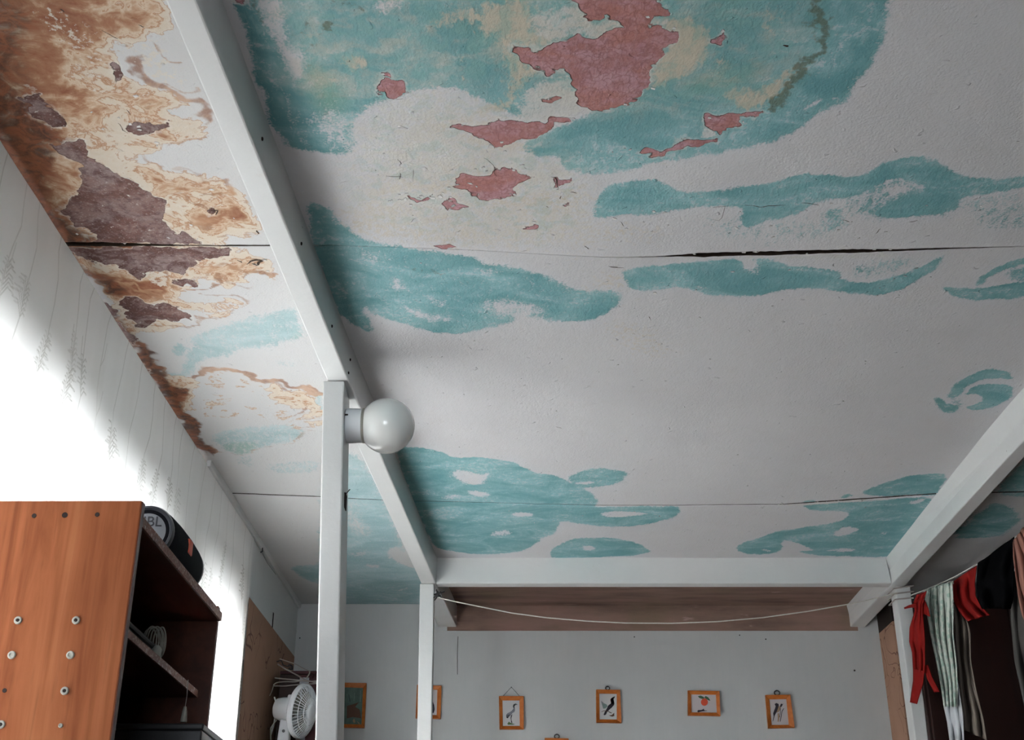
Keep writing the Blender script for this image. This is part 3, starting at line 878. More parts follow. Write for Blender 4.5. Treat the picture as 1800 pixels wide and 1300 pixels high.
CRACK = [("E 570 185 630 180", .0016, 1), ("E 695 178 740 180 758 188 800 178 860 178", .0020, 1), ("E 915 168 950 170 990 178", .0014, 1), ("E 1345 242 1380 238", .0018, 1),
         ("E 1080 235 1110 243", .0016, .9), ("E 1215 290 1230 270", .0012, .8), ("E 60 340 82 350", .0012, .8), ("E 155 418 200 425", .0016, .9), ("E 315 615 325 632", .0014, .8),
         ("E 630 290 640 285", .0018, .8), ("E 205 240 215 262", .0012, .7), ("E 620 180 600 240 560 232", .0010, .5),
         ("B 0 895 30 910 65 945 60 985 75 1000", .0014, .9), ("B 383 1002 415 1008 425 1070", .0018, .9), ("B 500 1090 530 1100", .0018, .9), ("B 435 1132 440 1115", .002, .9),
         ("A 1035 900 1055 920 1050 945", .0014, .8), ("A 1050 980 1050 1015", .0012, .8), ("A 1130 960 1125 1030", .0010, .5), ("A 975 1000 1070 1005", .0012, .5),
         ("Q 1330 445 1370 462", .003, 1), ("Q 1405 478 1440 445 1520 443 1485 462 1480 485 1440 470", .005, 1), ("Q 1110 75 1150 85 1190 70 1175 110", .003, .7), ("Q 1465 225 1485 250", .003, 1),
         ("L 300 40 320 55", .002, .7), ("L 500 145 590 190", .0018, .9), ("L 690 120 715 130", .0018, .8), ("L 630 540 650 565", .0016, .8), ("L 590 610 610 640 625 655", .0018, .9),
         ("C 410 255 440 265", .004, .7), ("D 1590 290 1615 310", .0012, .8), ("D 1720 400 1790 405", .0016, .9), ("F 980 -5 1010 5", .0016, .7), ("F 1200 408 1280 412 1450 412", .0012, .4),
         ("G 490 828 700 810 850 800 1000 790 1150 780 1290 770", .0014, .75), ("K 550 1208 640 1215 750 1222 960 1226", .0014, .8)]

# joints between the sheets: (pixel x, pixel y, gap in px)
JOINT = [[(-300, 425, 3), (60, 426, 6), (120, 427, 9), (200, 428, 9), (260, 429, 6), (330, 430, 3), (400, 430, 4), (465, 430, 4), (545, 428, 1.2), (690, 432, .5), (824, 437, .4), (1000, 447, .4),
          (1070, 450, 1), (1150, 449, 2.5), (1195, 447.5, 5), (1235, 446, 9.5), (1300, 444, 9.5), (1345, 443, 9), (1420, 441, 8), (1500, 439, 7.5), (1580, 437, 6), (1680, 434, 3.5), (1800, 431, 2), (3000, 420, 2)],
         [(-300, 860, 1), (395, 866, 1.5), (560, 872, 1), (700, 880, .4), (1050, 887, .4), (1200, 887, .5), (1370, 886.5, .8), (1450, 881, 1.8), (1560, 873, 2.0), (1643, 867, 1.8), (3000, 840, 1.5)]]


def joint(k):
    xs, lo, hi = [], [], []
    for px, py, g in JOINT[k]:
        a_, b_ = on_z(px, py + g / 2, 1.0), on_z(px, py - g / 2, 1.0)
        xs.append((a_.x + b_.x) / 2)
        hi.append(a_.y)
        lo.append(b_.y)
    return np.array(xs), np.array(lo), np.array(hi)


X0, X1 = X_NOOK - .005, X_RIGHT
gx = np.concatenate([np.linspace(X0, 1.55, 560), np.linspace(1.56, X1, 40)])


def jag(x, seed, amp):
    return amp * (vnoise(x, x * 0, 30, seed) + 0.6 * vnoise(x, x * 0, 90, seed + 3))


J0, J1 = joint(0), joint(1)


def edges():
    w0 = np.interp(gx, J0[0], J0[2] - J0[1])
    w1 = np.interp(gx, J1[0], J1[2] - J1[1])
    lo0 = np.interp(gx, J0[0], J0[1]) + jag(gx, 1, 1) * np.minimum(0.005, 0.22 * w0)
    hi0 = np.interp(gx, J0[0], J0[2]) + jag(gx, 2, 1) * np.minimum(0.006, 0.28 * w0)
    lo1 = np.interp(gx, J1[0], J1[1]) + jag(gx, 3, 1) * 0.25 * w1
    hi1 = np.interp(gx, J1[0], J1[2]) + jag(gx, 4, 1) * 0.25 * w1
    return lo0, hi0, lo1, hi1


LO0, HI0, LO1, HI1 = edges()
ones = np.ones_like(gx)
ROWS = [(ones * Y_BACK, ones * 0.84, 3), (ones * 0.84, LO0, 0), (HI0, LO1, 250), (HI1, ones * (Y_FAR + 0.02), 90)]
M['ceiling'] = mat_ceiling(False)
M['ceiling_left'] = mat_ceiling(True)
M['rim'] = simple('torn_board_edge', (0.05, 0.032, 0.022), 0.9, 0.5, 60)
ceiling = struct(MB().box(-1.42, X_RIGHT + 0.1, Y_BACK - 0.1, Y_FAR + 0.1, ZC + 0.022, ZC + 0.06).build('ceiling', 'dark'),
                 'low ceiling of painted sheets with a teal cloud mural, peeling and water stained')


def field(P, N, polys, smooth_n=2, jitter=0.0):
    out = np.zeros(len(P))
    for spec, dens, soft in polys:
        poly = chaikin(ceil_pts(spec), smooth_n)
        mn, mx = poly.min(0) - soft * 2 - .02, poly.max(0) + soft * 2 + .02
        k = np.where((P[:, 0] > mn[0]) & (P[:, 0] < mx[0]) & (P[:, 1] > mn[1]) & (P[:, 1] < mx[1]))[0]
        if len(k):
            out[k] = np.maximum(out[k], dens * sstep(sdf(N[k], poly) / (2 * soft) + .5))
    return out


def lines(P, N, specs):
    out = np.zeros(len(P))
    for spec, wd, dens in specs:
        pl = chaikin(ceil_pts(spec), 2, False)
        mn, mx = pl.min(0) - .06, pl.max(0) + .06
        k = np.where((P[:, 0] > mn[0]) & (P[:, 0] < mx[0]) & (P[:, 1] > mn[1]) & (P[:, 1] < mx[1]))[0]
        if len(k):
            d = seg_dist(N[k], pl, False)
            out[k] = np.maximum(out[k], dens * np.clip(1.35 - d / (wd + .0025), 0, 1))
    return out


def peel_field(P, N):
    out = np.full(len(P), -1.0)
    for spec in PEEL:
        poly = ceil_pts(spec)
        mn, mx = poly.min(0) - .05, poly.max(0) + .05
        k = np.where((P[:, 0] > mn[0]) & (P[:, 0] < mx[0]) & (P[:, 1] > mn[1]) & (P[:, 1] < mx[1]))[0]
        if len(k):
            out[k] = np.maximum(out[k], np.clip(sdf(N[k], poly) / .02, -1, 1))
    return out


beam_edge_px = [(345, 0), (605, 640), (765, 1020)]
for ri, (lo, hi, n) in enumerate(ROWS):
    if ri == 1:
        tv = np.concatenate([[0], np.linspace(0.42, 1, 235)])
    else:
        tv = np.linspace(0, 1, n + 1)
    Xg = np.repeat(gx[None, :], len(tv), 0)
    Yg = lo[None, :] + (hi - lo)[None, :] * tv[:, None]
    ny, nx = Xg.shape
    P = np.stack([Xg.ravel(), Yg.ravel()], 1)
    x, y = P[:, 0], P[:, 1]
    w1 = np.stack([vnoise(x, y, 14, 1), vnoise(x, y, 14, 2)], 1)
    w2 = np.stack([vnoise(x, y, 42, 3), vnoise(x, y, 42, 4)], 1)
    w3 = np.stack([vnoise(x, y, 110, 5), vnoise(x, y, 110, 6)], 1)
    Nt = P + w1 * .018 + w2 * .008
    Np = P + w1 * .012 + w2 * .020 + w3 * .012
    Ns = P + w1 * .050 + w2 * .022 + w3 * .008
    sag = 0.003 * vnoise(x, y, 1.7, 8) + 0.0012 * vnoise(x, y, 7, 9)
    z = ZC + sag
    if ri in (1, 2):       # sheets hang a little at the open joint
        d = (hi[None, :] - Yg).ravel() if ri == 1 else (Yg - lo[None, :]).ravel()
        z = z - (0.004 if ri == 1 else 0.001) * np.exp(-d / .05)
    vs = np.stack([x, y, z], 1)
    idx = np.arange(ny * nx).reshape(ny, nx)
    f = np.stack([idx[:-1, :-1], idx[1:, :-1], idx[1:, 1:], idx[:-1, 1:]], -1).reshape(-1, 4)
    # rim of the sheet, 12 mm thick
    k = len(vs)
    top0, top1 = vs[idx[0]].copy(), vs[idx[-1]].copy()
    top0[:, 2] = ZC + .015
    top1[:, 2] = ZC + .015
    vs = np.vstack([vs, top0, top1])
    i0, i1 = np.arange(k, k + nx), np.arange(k + nx, k + 2 * nx)
    r0 = np.stack([idx[0, :-1], idx[0, 1:], i0[1:], i0[:-1]], -1)
    r1 = np.stack([idx[-1, 1:], idx[-1, :-1], i1[:-1], i1[1:]], -1)
    f = np.vstack([f, r0, r1])
    me = bpy.data.meshes.new('ceiling_sheet')
    me.vertices.add(len(vs))
    me.vertices.foreach_set('co', vs.astype(np.float32).ravel())
    me.loops.add(f.size)
    me.loops.foreach_set('vertex_index', f.astype(np.int32).ravel())
    me.polygons.add(len(f))
    me.polygons.foreach_set('loop_start', np.arange(0, f.size, 4, dtype=np.int32))
    me.update(calc_edges=True)
    at = {}
    if ri == 0:
        zero = np.zeros(len(P))
        at = {k_: zero for k_ in ('teal', 'deep', 'ochre', 'stain', 'rust', 'tide', 'olive', 'far', 'aged', 'pale', 'green')}
        at['peel'] = zero - 1
    else:
        tl = field(P, Nt, TEAL)
        for spec, dn, sf in HOLES:
            tl *= 1 - field(P, Nt, [(spec, dn, sf)])
        # the strip beside the left beam was painted over white
        at['teal'] = tl
        at['deep'] = field(P, Nt, DEEP)
        at['ochre'] = field(P, Nt, OCHRE)
        at['pale'] = field(P, Nt, PALE)
        at['peel'] = peel_field(P, Np)
        st = np.zeros(len(P))
        for s_ in STAIN:
            st = 1 - (1 - st) * (1 - field(P, Ns, [s_]))
        at['stain'] = st
        at['rust'] = field(P, Ns, RUST)
        at['tide'] = lines(P, Ns, TIDE)
        at['olive'] = lines(P, Np, OLIVE)
        at['far'] = sstep((y - 3.75) / .7)
        at['aged'] = field(P, Nt, [("P 480 -30 1420 -30 1400 100 1330 170 1180 215 1060 200 930 150 760 140 600 200 520 200 500 90", .9, .07), ("P 600 190 760 160 960 190 1030 300 1030 430 800 420 620 380", .50, .07)])
        at['green'] = field(P, Nt, [("A 530 370 620 380 700 480 760 600 640 660 560 600 520 520", .9, .03), ("B 1100 500 1300 420 1400 350 1380 440 1250 530", .7, .03),
                                    ("C 0 440 300 360 200 460 0 520", .6, .03), ("C 0 0 200 0 100 140 60 240", .35, .05), ("A 1300 120 1500 150 1640 290 1480 300", .3, .04),
                                    ("K 250 720 310 690 370 700 310 745", .9, .01), ("K 500 1000 700 990 640 1050 560 1050", .7, .02), ("K 830 540 890 500 900 540", .5, .02)])
        bp = np.array([[q.x, q.y] for q in (on_z(a_, b_, BH) for a_, b_ in beam_edge_px)])
        bx = np.interp(y, bp[:, 1], bp[:, 0])
        lf = x < bx - 0.02
    for k_, v_ in at.items():
        v2 = np.concatenate([v_, v_[idx[0]], v_[idx[-1]]])
        me.attributes.new(k_, 'FLOAT', 'POINT').data.foreach_set('value', v2.astype(np.float32))
    me.shade_smooth()
    for k_ in ('ceiling', 'ceiling_left', 'rim'):
        me.materials.append(M[k_])
    mi = np.zeros(len(f), np.int32)
    if ri:
        mi[:len(f) - 2 * (nx - 1)] = lf[f[:len(f) - 2 * (nx - 1), 0]]
    mi[len(f) - 2 * (nx - 1):] = 2
    me.polygons.foreach_set('material_index', mi)
    o = bpy.data.objects.new('ceiling_sheet', me)
    COL.objects.link(o)
    o.parent = ceiling

# hairline cracks and loose chips of paint
def sag_at(x, y):
    x, y = np.array([x]), np.array([y])
    return float(ZC + 0.003 * vnoise(x, y, 1.7, 8)[0] + 0.0012 * vnoise(x, y, 7, 9)[0])


rc = np.random.RandomState(5)
for spec, wd, dn in CRACK:
    pl_ = chaikin(ceil_pts(spec), 1, False)
    q = [pl_[0]]
    for a_, b_ in zip(pl_[:-1], pl_[1:]):
        n_ = max(1, int(np.hypot(*(b_ - a_)) / .012))
        q += [a_ + (b_ - a_) * (k_ + 1) / n_ for k_ in range(n_)]
    q = np.array(q) + rc.uniform(-.0016, .0016, (len(q), 2))
    mb = MB()
    L_, R_ = [], []
    for i in range(len(q)):
        d_ = q[min(i + 1, len(q) - 1)] - q[max(i - 1, 0)]
        nn = np.array([-d_[1], d_[0]]) / (np.hypot(*d_) + 1e-9)
        hw = wd * .62 * math.sin(math.pi * (i + .35) / (len(q) - .3)) ** .6 * rc.uniform(.55, 1.25)
        zz = sag_at(*q[i]) - .0022
        L_.append((*(q[i] + nn * hw), zz))
        R_.append((*(q[i] - nn * hw), zz))
    mb.loft([L_, R_], False, False).build('hairline_crack', 'rim', ceiling)
chips = MB()
seeds = []
for spec in PEEL[:16]:
    p_ = ceil_pts(spec)
    for k_ in range(max(1, len(p_) // 6)):
        seeds.append((p_[rc.randint(len(p_))] + rc.normal(0, .008, 2), .006))
for spec, n_, sp_ in (("D 600 45 700 30 840 20 990 85", 26, .022), ("E 200 240 500 250 900 240 1200 270", 40, .05), ("E 170 372 500 368 900 356 1300 344", 40, .008), ("G 480 830 700 815 900 802 1060 792", 46, .006),
                      ("E 400 500 800 480 1300 440", 14, .06), ("A 900 1060 1300 900 1600 900", 26, .06), ("L 480 600 700 650 900 660", 18, .05), ("L 300 1150 600 1190 1000 1195", 26, .010), ("Q 1100 60 1480 240 1500 460", 12, .04)):
    p_ = chaikin(ceil_pts(spec), 2, False)
    for k_ in range(n_ // 2):
        seeds.append((p_[rc.randint(len(p_))] + rc.normal(0, sp_, 2), .007))
for k_ in range(45):
    seeds.append((np.array([rc.uniform(-.25, 1.4), rc.uniform(2.0, 4.6)]), .004))
for (cx_, cy_), sz in seeds:
    if not (-1.0 < cx_ < 1.45 and 1.6 < cy_ < 4.85):
        continue
    zz = sag_at(cx_, cy_)
    a0_ = rc.uniform(0, 6.28)
    s_ = sz * .62 * rc.uniform(.5, 1.5)
    tilt = rc.uniform(.1, .5)
    base_ = [(cx_ + s_ * math.cos(a0_ + t_) * rc.uniform(.7, 1.2), cy_ + s_ * math.sin(a0_ + t_) * rc.uniform(.5, 1.0)) for t_ in (0, 1.4, 2.9, 4.4)]
    chips.add([(x_, y_, zz - .0012 - (tilt * s_ if k2 in (0, 1) else 0)) for k2, (x_, y_) in enumerate(base_)] + [(x_, y_, zz - .0004 - (tilt * s_ if k2 in (0, 1) else -.001)) for k2, (x_, y_) in enumerate(base_)],
              [(3, 2, 1, 0), (4, 5, 6, 7), (0, 1, 5, 4), (1, 2, 6, 5), (2, 3, 7, 6), (3, 0, 4, 7)])
M['chip'] = simple('chalky_paint_chip', (0.70, 0.685, 0.67), 0.8, 0.1)
tag(chips.build('loose_paint_chips', 'chip', ceiling), None, None, None, 'stuff')

# bare board between cross beam and far wall
MB().box(XL0 - 0.02, XL1 + 0.02, Y_CROSS + 0.05, Y_FAR, ZC - 0.008, ZC + 0.012).build('bare_ceiling_board', 'raw', ceiling)


# ------------------------------------------------------------------ beams and posts
def beam(stations, name, label):
    rings = []
    for l, r, lt, zl in stations:      # bottom-left, bottom-right (x, y); top-left x; height of the lower upright face
        if zl is None:
            rings.append([(l[0], l[1], ZB), (r[0], r[1], ZB), (r[0], r[1], ZC + .004), (lt, l[1], ZC + .004)])
        else:
            rings.append([(l[0], l[1], ZB), (r[0], r[1], ZB), (r[0], r[1], ZC + .004), (lt, l[1], ZC + .004), (l[0], l[1], zl)])
    o = MB().loft(rings).build(name, 'white', None, False, 0.004)
    return tag(o, label, 'beam')


def xy(px, py, zh=BH):
    q = on_z(px, py, zh)
    return (q.x, q.y)


lb_px = [((290, 0), (345, 0)), ((568, 655), (604, 645)), ((739, 1023), (765, 1021)), ((770, 1103), (803, 1103))]
st = []
for a_, b_ in lb_px:
    l, r = xy(*a_), xy(*b_)
    yy = (l[1] + r[1]) / 2
    st.append([(l[0], yy), (r[0], yy)])
s0, s1 = st[0], st[1]
tt = (Y_BACK - s0[0][1]) / (s1[0][1] - s0[0][1])
near = [(s0[k][0] + tt * (s1[k][0] - s0[k][0]) * 0.4, Y_BACK) for k in (0, 1)]
st = [near] + st
st[-1] = [(st[-1][0][0], Y_FAR), (st[-1][1][0], Y_FAR)]
left_beam = beam([(l, r, l[0], None) for l, r in st], 'ceiling_beam', 'long white beam on the left carried by two posts, running to the far wall')


def lerp_beam(y):
    ys_ = [s[0][1] for s in st]
    return np.interp(y, ys_, [s[0][0] for s in st]), np.interp(y, ys_, [s[1][0] for s in st])


for px, py in ((460, 244), (529, 428), (583, 573), (612, 655), (690, 868), (615, 632)):
    # dark nail heads on the inner face of the left beam
    r = ray(px, py)
    best = None
    for y in np.linspace(1.5, 5, 900):
        xr = lerp_beam(y)[1]
        sc = y / r.y
        if best is None or abs(r.x * sc - xr) < best[0]:
            best = (abs(r.x * sc - xr), y, xr, EYE_Z + r.z * sc)
    if ZB < best[3] < ZC:
        MB().lathe((best[2], best[1], best[3]), (1, 0, 0), [(-0.002, .004), (.002, .004), (.003, .002)], 8).build('nail_head', 'hole', left_beam)

cx0 = lerp_beam(Y_CROSS)[1]
rb = [((0.985 * H, Y_BACK), (1.02 * H, Y_BACK), 0.965 * H), ((1.000 * H, 2.37 * H), (1.035 * H, 2.37 * H), .977 * H),
      ((1.019 * H, Y_CROSS), (1.060 * H, Y_CROSS), 1.010 * H), ((1.023 * H, Y_FAR), (1.068 * H, Y_FAR), 1.018 * H)]
right_beam = beam([(l, r, lt, EYE_Z + .968 * H) for l, r, lt in rb], 'ceiling_beam', 'white beam on the right running past the hanging laundry to the far wall')
cb = tag(MB().hexa([(cx0 - .002, Y_CROSS, ZB), (1.019 * H, Y_CROSS, ZB), (1.02 * H, Y_CROSS + .055, ZB), (cx0 + .002, Y_CROSS + .055, ZB),
                    (cx0 - .002, Y_CROSS, ZC + .004), (1.012 * H, Y_CROSS, ZC + .004), (1.012 * H, Y_CROSS + .055, ZC + .004), (cx0 + .002, Y_CROSS + .055, ZC + .004)])
         .build('cross_beam', 'white', None, False, .004), 'white cross beam spanning between the two long ceiling beams', 'beam')


def post(top_px, bot_px, yf, depth, ztop, label):
    """front face corners at the top (left, right) and near the frame's lower edge"""
    tl, tr = on_y(*top_px[0], yf), on_y(*top_px[1], yf)
    bl, br = on_y(*bot_px[0], yf), on_y(*bot_px[1], yf)

    def at(a, b, z):
        k = (z - a.z) / (b.z - a.z)
        return a.x + k * (b.x - a.x)
    ring = lambda z: [(at(tl, bl, z), yf, z), (at(tr, br, z), yf, z), (at(tr, br, z), yf + depth, z), (at(tl, bl, z), yf + depth, z)]
    o = MB().loft([ring(0.0), ring(ztop)]).build('support_post', 'white', None, False, .004)
    return tag(o, label, 'post')


Y_P1 = on_z(588, 668, BH).y
post1 = post([(568, 670), (605, 670)], [(554, 1300), (593, 1300)], Y_P1, 0.125, ZB - .001, 'nearest white post, carrying the round globe lamp')
post2 = post([(738, 1026), (763, 1026)], [(733, 1300), (758, 1300)], Y_CROSS - .004, 0.06, ZB - .001, 'thin white post at the left end of the cross beam')
post3 = post([(1573.5, 1030), (1600, 1030)], [(1609, 1300), (1632, 1300)], 3.315 * H, 0.075, ZB - .001, 'white post under the right beam with cord wound round it')
# small things on the nearest post
pr = on_y(596, 748, Y_P1)
xr1 = lambda z: on_y(605, 670, Y_P1).x + (z - on_y(605, 670, Y_P1).z) / (on_y(593, 1300, Y_P1).z - on_y(605, 670, Y_P1).z) * (on_y(593, 1300, Y_P1).x - on_y(605, 670, Y_P1).x)
hz = on_y(606, 880, Y_P1 + .06).z
MB().box(xr1(hz) - .004, xr1(hz) + .003, Y_P1 + .045, Y_P1 + .075, hz - .022, hz + .018).tube([(xr1(hz), Y_P1 + .05, hz + .012), (xr1(hz) + .014, Y_P1 + .04, hz + .024)], .0012, 6).build('nail_in_knot_hole', 'hole', post1)
wx = on_y(568, 690, Y_P1)

# thin trim along the top of the window wall
tr1 = MB()
for y0, y1 in ((3.85, Y_FAR),):
    x0, x1 = wall_x(y0) + .001, wall_x(y1) - .0
    tr1.hexa([(x0, y0, ZC - .020), (x0 + .014, y0, ZC - .020), (x1 + .014, y1, ZC - .020), (x1, y1, ZC - .020),
              (x0, y0, ZC + .004), (x0 + .016, y0, ZC + .004), (x1 + .016, y1, ZC + .004), (x1, y1, ZC + .004)])
struct(tr1.build('trim_1', 'white', None, False, .003), 'thin white strip where curtain and ceiling meet')

# ------------------------------------------------------------------ curtain
M['curtain'] = mat_curtain()
cy = np.concatenate([np.linspace(0.25, 1.6, 40), np.linspace(1.602, Y_CURT, 1000)])
cz = np.concatenate([np.linspace(0.08, 1.35, 36), np.linspace(1.353, ZC - .012, 400)])
CY, CZ = np.meshgrid(cy, cz)
CX = wall_x(CY) + .004 + .006 * np.sin(CY * 23 + 1.1 * np.sin(CY * 5)) * (0.05 + 0.95 * (ZC - CZ) / 1.2) + .004 * np.sin(CY * 51 + 2 * np.sin(CZ * 2)) * np.clip((ZC - CZ) / .6, 0, 1)
skew = np.clip((CY - 4.2) / .42, 0, 1) * (ZC - CZ) * 0.05
CYs = CY + skew
motif = np.zeros(CY.size)
Pc = np.stack([CY.ravel(), CZ.ravel()], 1)
rs = np.random.RandomState(11)


def stroke(pts, wd, dn):
    pl = np.array(pts)
    mn, mx = pl.min(0) - .03, pl.max(0) + .03
    k = np.where((Pc[:, 0] > mn[0]) & (Pc[:, 0] < mx[0]) & (Pc[:, 1] > mn[1]) & (Pc[:, 1] < mx[1]))[0]
    if len(k):
        d = seg_dist(Pc[k], pl, False)
        motif[k] = np.maximum(motif[k], dn * np.clip(1.3 - d / wd, 0, 1))


for sx in np.arange(1.7, Y_CURT, .125):          # reed stems with feathery fronds
    x_ = sx + rs.uniform(-.03, .03)
    stem = np.array([(x_ + .016 * math.sin(i * .9 + sx * 7) + .006 * math.sin(i * 2.3 + sx), 1.30 + i * .06) for i in range(22)])
    stroke(stem, .0024, .5)
    for j in range(4):
        k0 = rs.randint(2, 17)
        sd = rs.choice([-1, 1])
        dn = rs.uniform(.35, .8)
        for q in range(rs.randint(6, 10)):       # drooping leaflets along a piece of the stem
            bx_, bz_ = stem[k0] + (stem[k0 + 2] - stem[k0]) * q / 9
            for s2 in ((sd, 1), (-sd, .6)):
                L_ = (.050 - .0035 * q) * s2[1] * rs.uniform(.7, 1.2)
                stroke([(bx_, bz_), (bx_ + s2[0] * L_ * .45, bz_ + L_ * .62), (bx_ + s2[0] * L_ * .95, bz_ + L_ * .55)], .0020, dn)
    for j in range(2):
        k0 = rs.randint(1, 19)
        bx_, bz_ = stem[k0]
        sd = rs.choice([-1, 1])
        stroke([(bx_, bz_), (bx_ + sd * .02, bz_ + .03), (bx_ + sd * .026, bz_ + .075)], .0022, .45)
for (y_, z_) in ((4.46, 1.66), (4.30, 1.60), (4.52, 1.50), (2.25, 1.93), (2.20, 2.16)):
    for q in range(6):
        a_ = q * 1.05
        stroke([(y_, z_), (y_ + .03 * math.cos(a_), z_ + .03 * math.sin(a_))], .009, .5)
vs = np.stack([CX.ravel(), CYs.ravel(), CZ.ravel()], 1)
ny, nx = CY.shape
idx = np.arange(ny * nx).reshape(ny, nx)
f = np.stack([idx[:-1, :-1], idx[:-1, 1:], idx[1:, 1:], idx[1:, :-1]], -1).reshape(-1, 4)
me = bpy.data.meshes.new('curtain')
me.from_pydata(vs.tolist(), [], f.tolist())
me.attributes.new('motif', 'FLOAT', 'POINT').data.foreach_set('value', motif.astype(np.float32))
me.shade_smooth()
me.materials.append(M['curtain'])
cur = bpy.data.objects.new('window_curtain', me)
COL.objects.link(cur)
tag(cur, 'white sheer curtain printed with faint grey reeds, glowing over the window', 'curtain')

# ------------------------------------------------------------------ globe lamp
S1 = ray(680, 748)
yl = Y_P1 + .062
gc = on_y(680, 748, yl)
R_G = .0735
xp = xr1(gc.z)
lamp = tag(empty('globe_wall_lamp', (xp, yl, gc.z)), 'round opal glass globe lamp on the side of the nearest white post', 'lamp')
MB().lathe((xp + .0005, yl, gc.z), (1, 0, 0), [(0, .044), (.004, .0465), (.040, .0455), (.046, .043)], 40).build('socket_collar', 'plastic', lamp, True)
MB().lathe((xp + .046, yl, gc.z), (1, 0, 0), [(-.006, .043), (-.002, .0465), (.003, .0465), (.006, .044)], 40).build('rim_ring', 'ivory', lamp, True)
prof = []
a0 = math.asin(.043 / R_G)
for i in range(33):
    a_ = a0 + (math.pi - a0) * i / 32
    prof.append((-R_G * math.cos(a_), R_G * math.sin(a_)))
MB().lathe((gc.x, yl, gc.z), (1, 0, 0), prof, 56).build('glass_globe', 'opal', lamp, 'all')
MB().box(xp + .001, xp + .009, yl - .047, yl - .044, gc.z + .010, gc.z + .014).build('fixing_slot', 'hole', lamp)

# ------------------------------------------------------------------ bookcase
XB, XF = -0.605 * H, -0.436 * H
YB0, YB1 = 1.405 * H, 1.885 * H
ZT = EYE_Z + .497 * H
bk = tag(empty('bookcase', ((XB + XF) / 2, (YB0 + YB1) / 2, 0)), 'orange-brown veneer bookcase in front of the curtain', 'bookcase')
T = .018
side = MB().box(XB, XF, YB0, YB0 + T, 0, ZT).build('side_panel', 'cab', bk, False, .0025)
MB().box(XF - .0015, XF + .0012, YB0 + .001, YB0 + T - .001, .002, ZT - .002).build('edge_band', 'cab_shaded', side)
far_side = MB().box(XB, XF - .012, YB1 - T, YB1, 0, ZT - .004).build('side_panel', 'cab_shaded', bk, False, .002)
top = MB().box(XB + .002, XF - .004, YB0 + T, YB1 - T, ZT - .040, ZT - .020).build('top_panel', 'cab_shaded', bk, False, .002)
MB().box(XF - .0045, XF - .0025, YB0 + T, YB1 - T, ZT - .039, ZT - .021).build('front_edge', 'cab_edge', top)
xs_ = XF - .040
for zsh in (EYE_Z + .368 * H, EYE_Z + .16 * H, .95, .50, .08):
    sh = MB().box(XB + .004, xs_, YB0 + T, YB1 - T, zsh - .016, zsh).build('shelf', 'cab_shaded', bk, False, .0015)
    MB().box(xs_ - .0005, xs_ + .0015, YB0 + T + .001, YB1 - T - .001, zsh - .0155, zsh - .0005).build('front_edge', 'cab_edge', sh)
MB().box(XB - .004, XB + .002, YB0 + .003, YB1 - .003, .03, ZT - .02).build('back_panel', 'cab_shaded', bk)
Z_SHELF1, Z_SHELF2 = EYE_Z + .368 * H, EYE_Z + .16 * H
for px, py in ((60, 906), (114, 905), (171, 904)):
    p = on_y(px, py, YB0)
    rr = .0052 if px == 114 else .0042
    MB().lathe((p.x, YB0 + .002, p.z), (0, -1, 0), [(0, rr), (.0024, rr), (.0026, rr * .6)], 14).build('dowel_hole', 'hole', side)
for px, py, kind in ((32, 1090, 1), (134, 1090, 1), (21, 1151, 0), (124, 1151, 0), (114, 1214, 1), (2, 1273, 1), (8, 1213, 2), (107, 1275, 3)):
    p = on_y(px, py, YB0)
    if kind == 2:
        MB().lathe((p.x, YB0 + .002, p.z), (0, -1, 0), [(0, .0038), (.0024, .0038), (.0026, .002)], 12).build('dowel_hole', 'hole', side)
        continue
    r_ = .0068 if kind != 3 else .0038
    c = MB().lathe((p.x, YB0 + .001, p.z), (0, -1, 0), [(0, r_), (.0030, r_), (.0042, r_ * .8), (.0042, r_ * .5), (.003, r_ * .42)], 20).build('screw_cap', 'ivory', side, True)
    if kind == 1:
        MB().lathe((p.x, YB0 - .0020, p.z), (0, -1, 0), [(0, .0028), (.0016, .0028), (.0018, .001)], 12).build('screw_hole', 'hole', c)

# ------------------------------------------------------------------ speaker on the bookcase
SZ, SR = ZT - .020, .060
ys0, ys1 = 1.605 * H, 1.785 * H
sx = -.487 * H
spk = tag(empty('portable_speaker', (sx, (ys0 + ys1) / 2, SZ)), 'black barrel-shaped portable speaker lying on top of the bookcase', 'speaker')
oc = (sx, ys0, SZ + SR)
Ls = ys1 - ys0
prof = [(0.0, .050), (.006, .0545), (.03, .0575), (Ls * .35, SR), (Ls * .65, SR), (Ls - .03, .0575), (Ls - .006, .0545), (Ls, .050)]
MB().lathe(oc, (0, 1, 0), prof, 48).build('barrel', 'black', spk, True)
for yy, d in ((ys0, -1), (ys1, 1)):
    rg = MB().lathe((sx, yy, SZ + SR), (0, d, 0), [(-.010, .0545), (-.002, .0555), (.005, .053), (.006, .049), (.002, .0465), (-.004, .045)], 44).build('end_ring', 'rubber', spk, True)
    cap = MB().lathe((sx, yy, SZ + SR), (0, d, 0), [(-.006, .045), (-.001, .044), (.0005, .036), (.001, .01)], 44).build('bass_cone', 'grey_metal', spk, True)
MB().box(sx + .040, sx + .0615, ys0 + .105, ys0 + .135, SZ + SR - .010, SZ + SR + .020).build('badge', 'logo', spk, False, .002)
MB().box(sx - .02, sx + .02, ys0 + .05, ys0 + .2, SZ + .0, SZ + .004).build('foot_rib', 'rubber', spk)
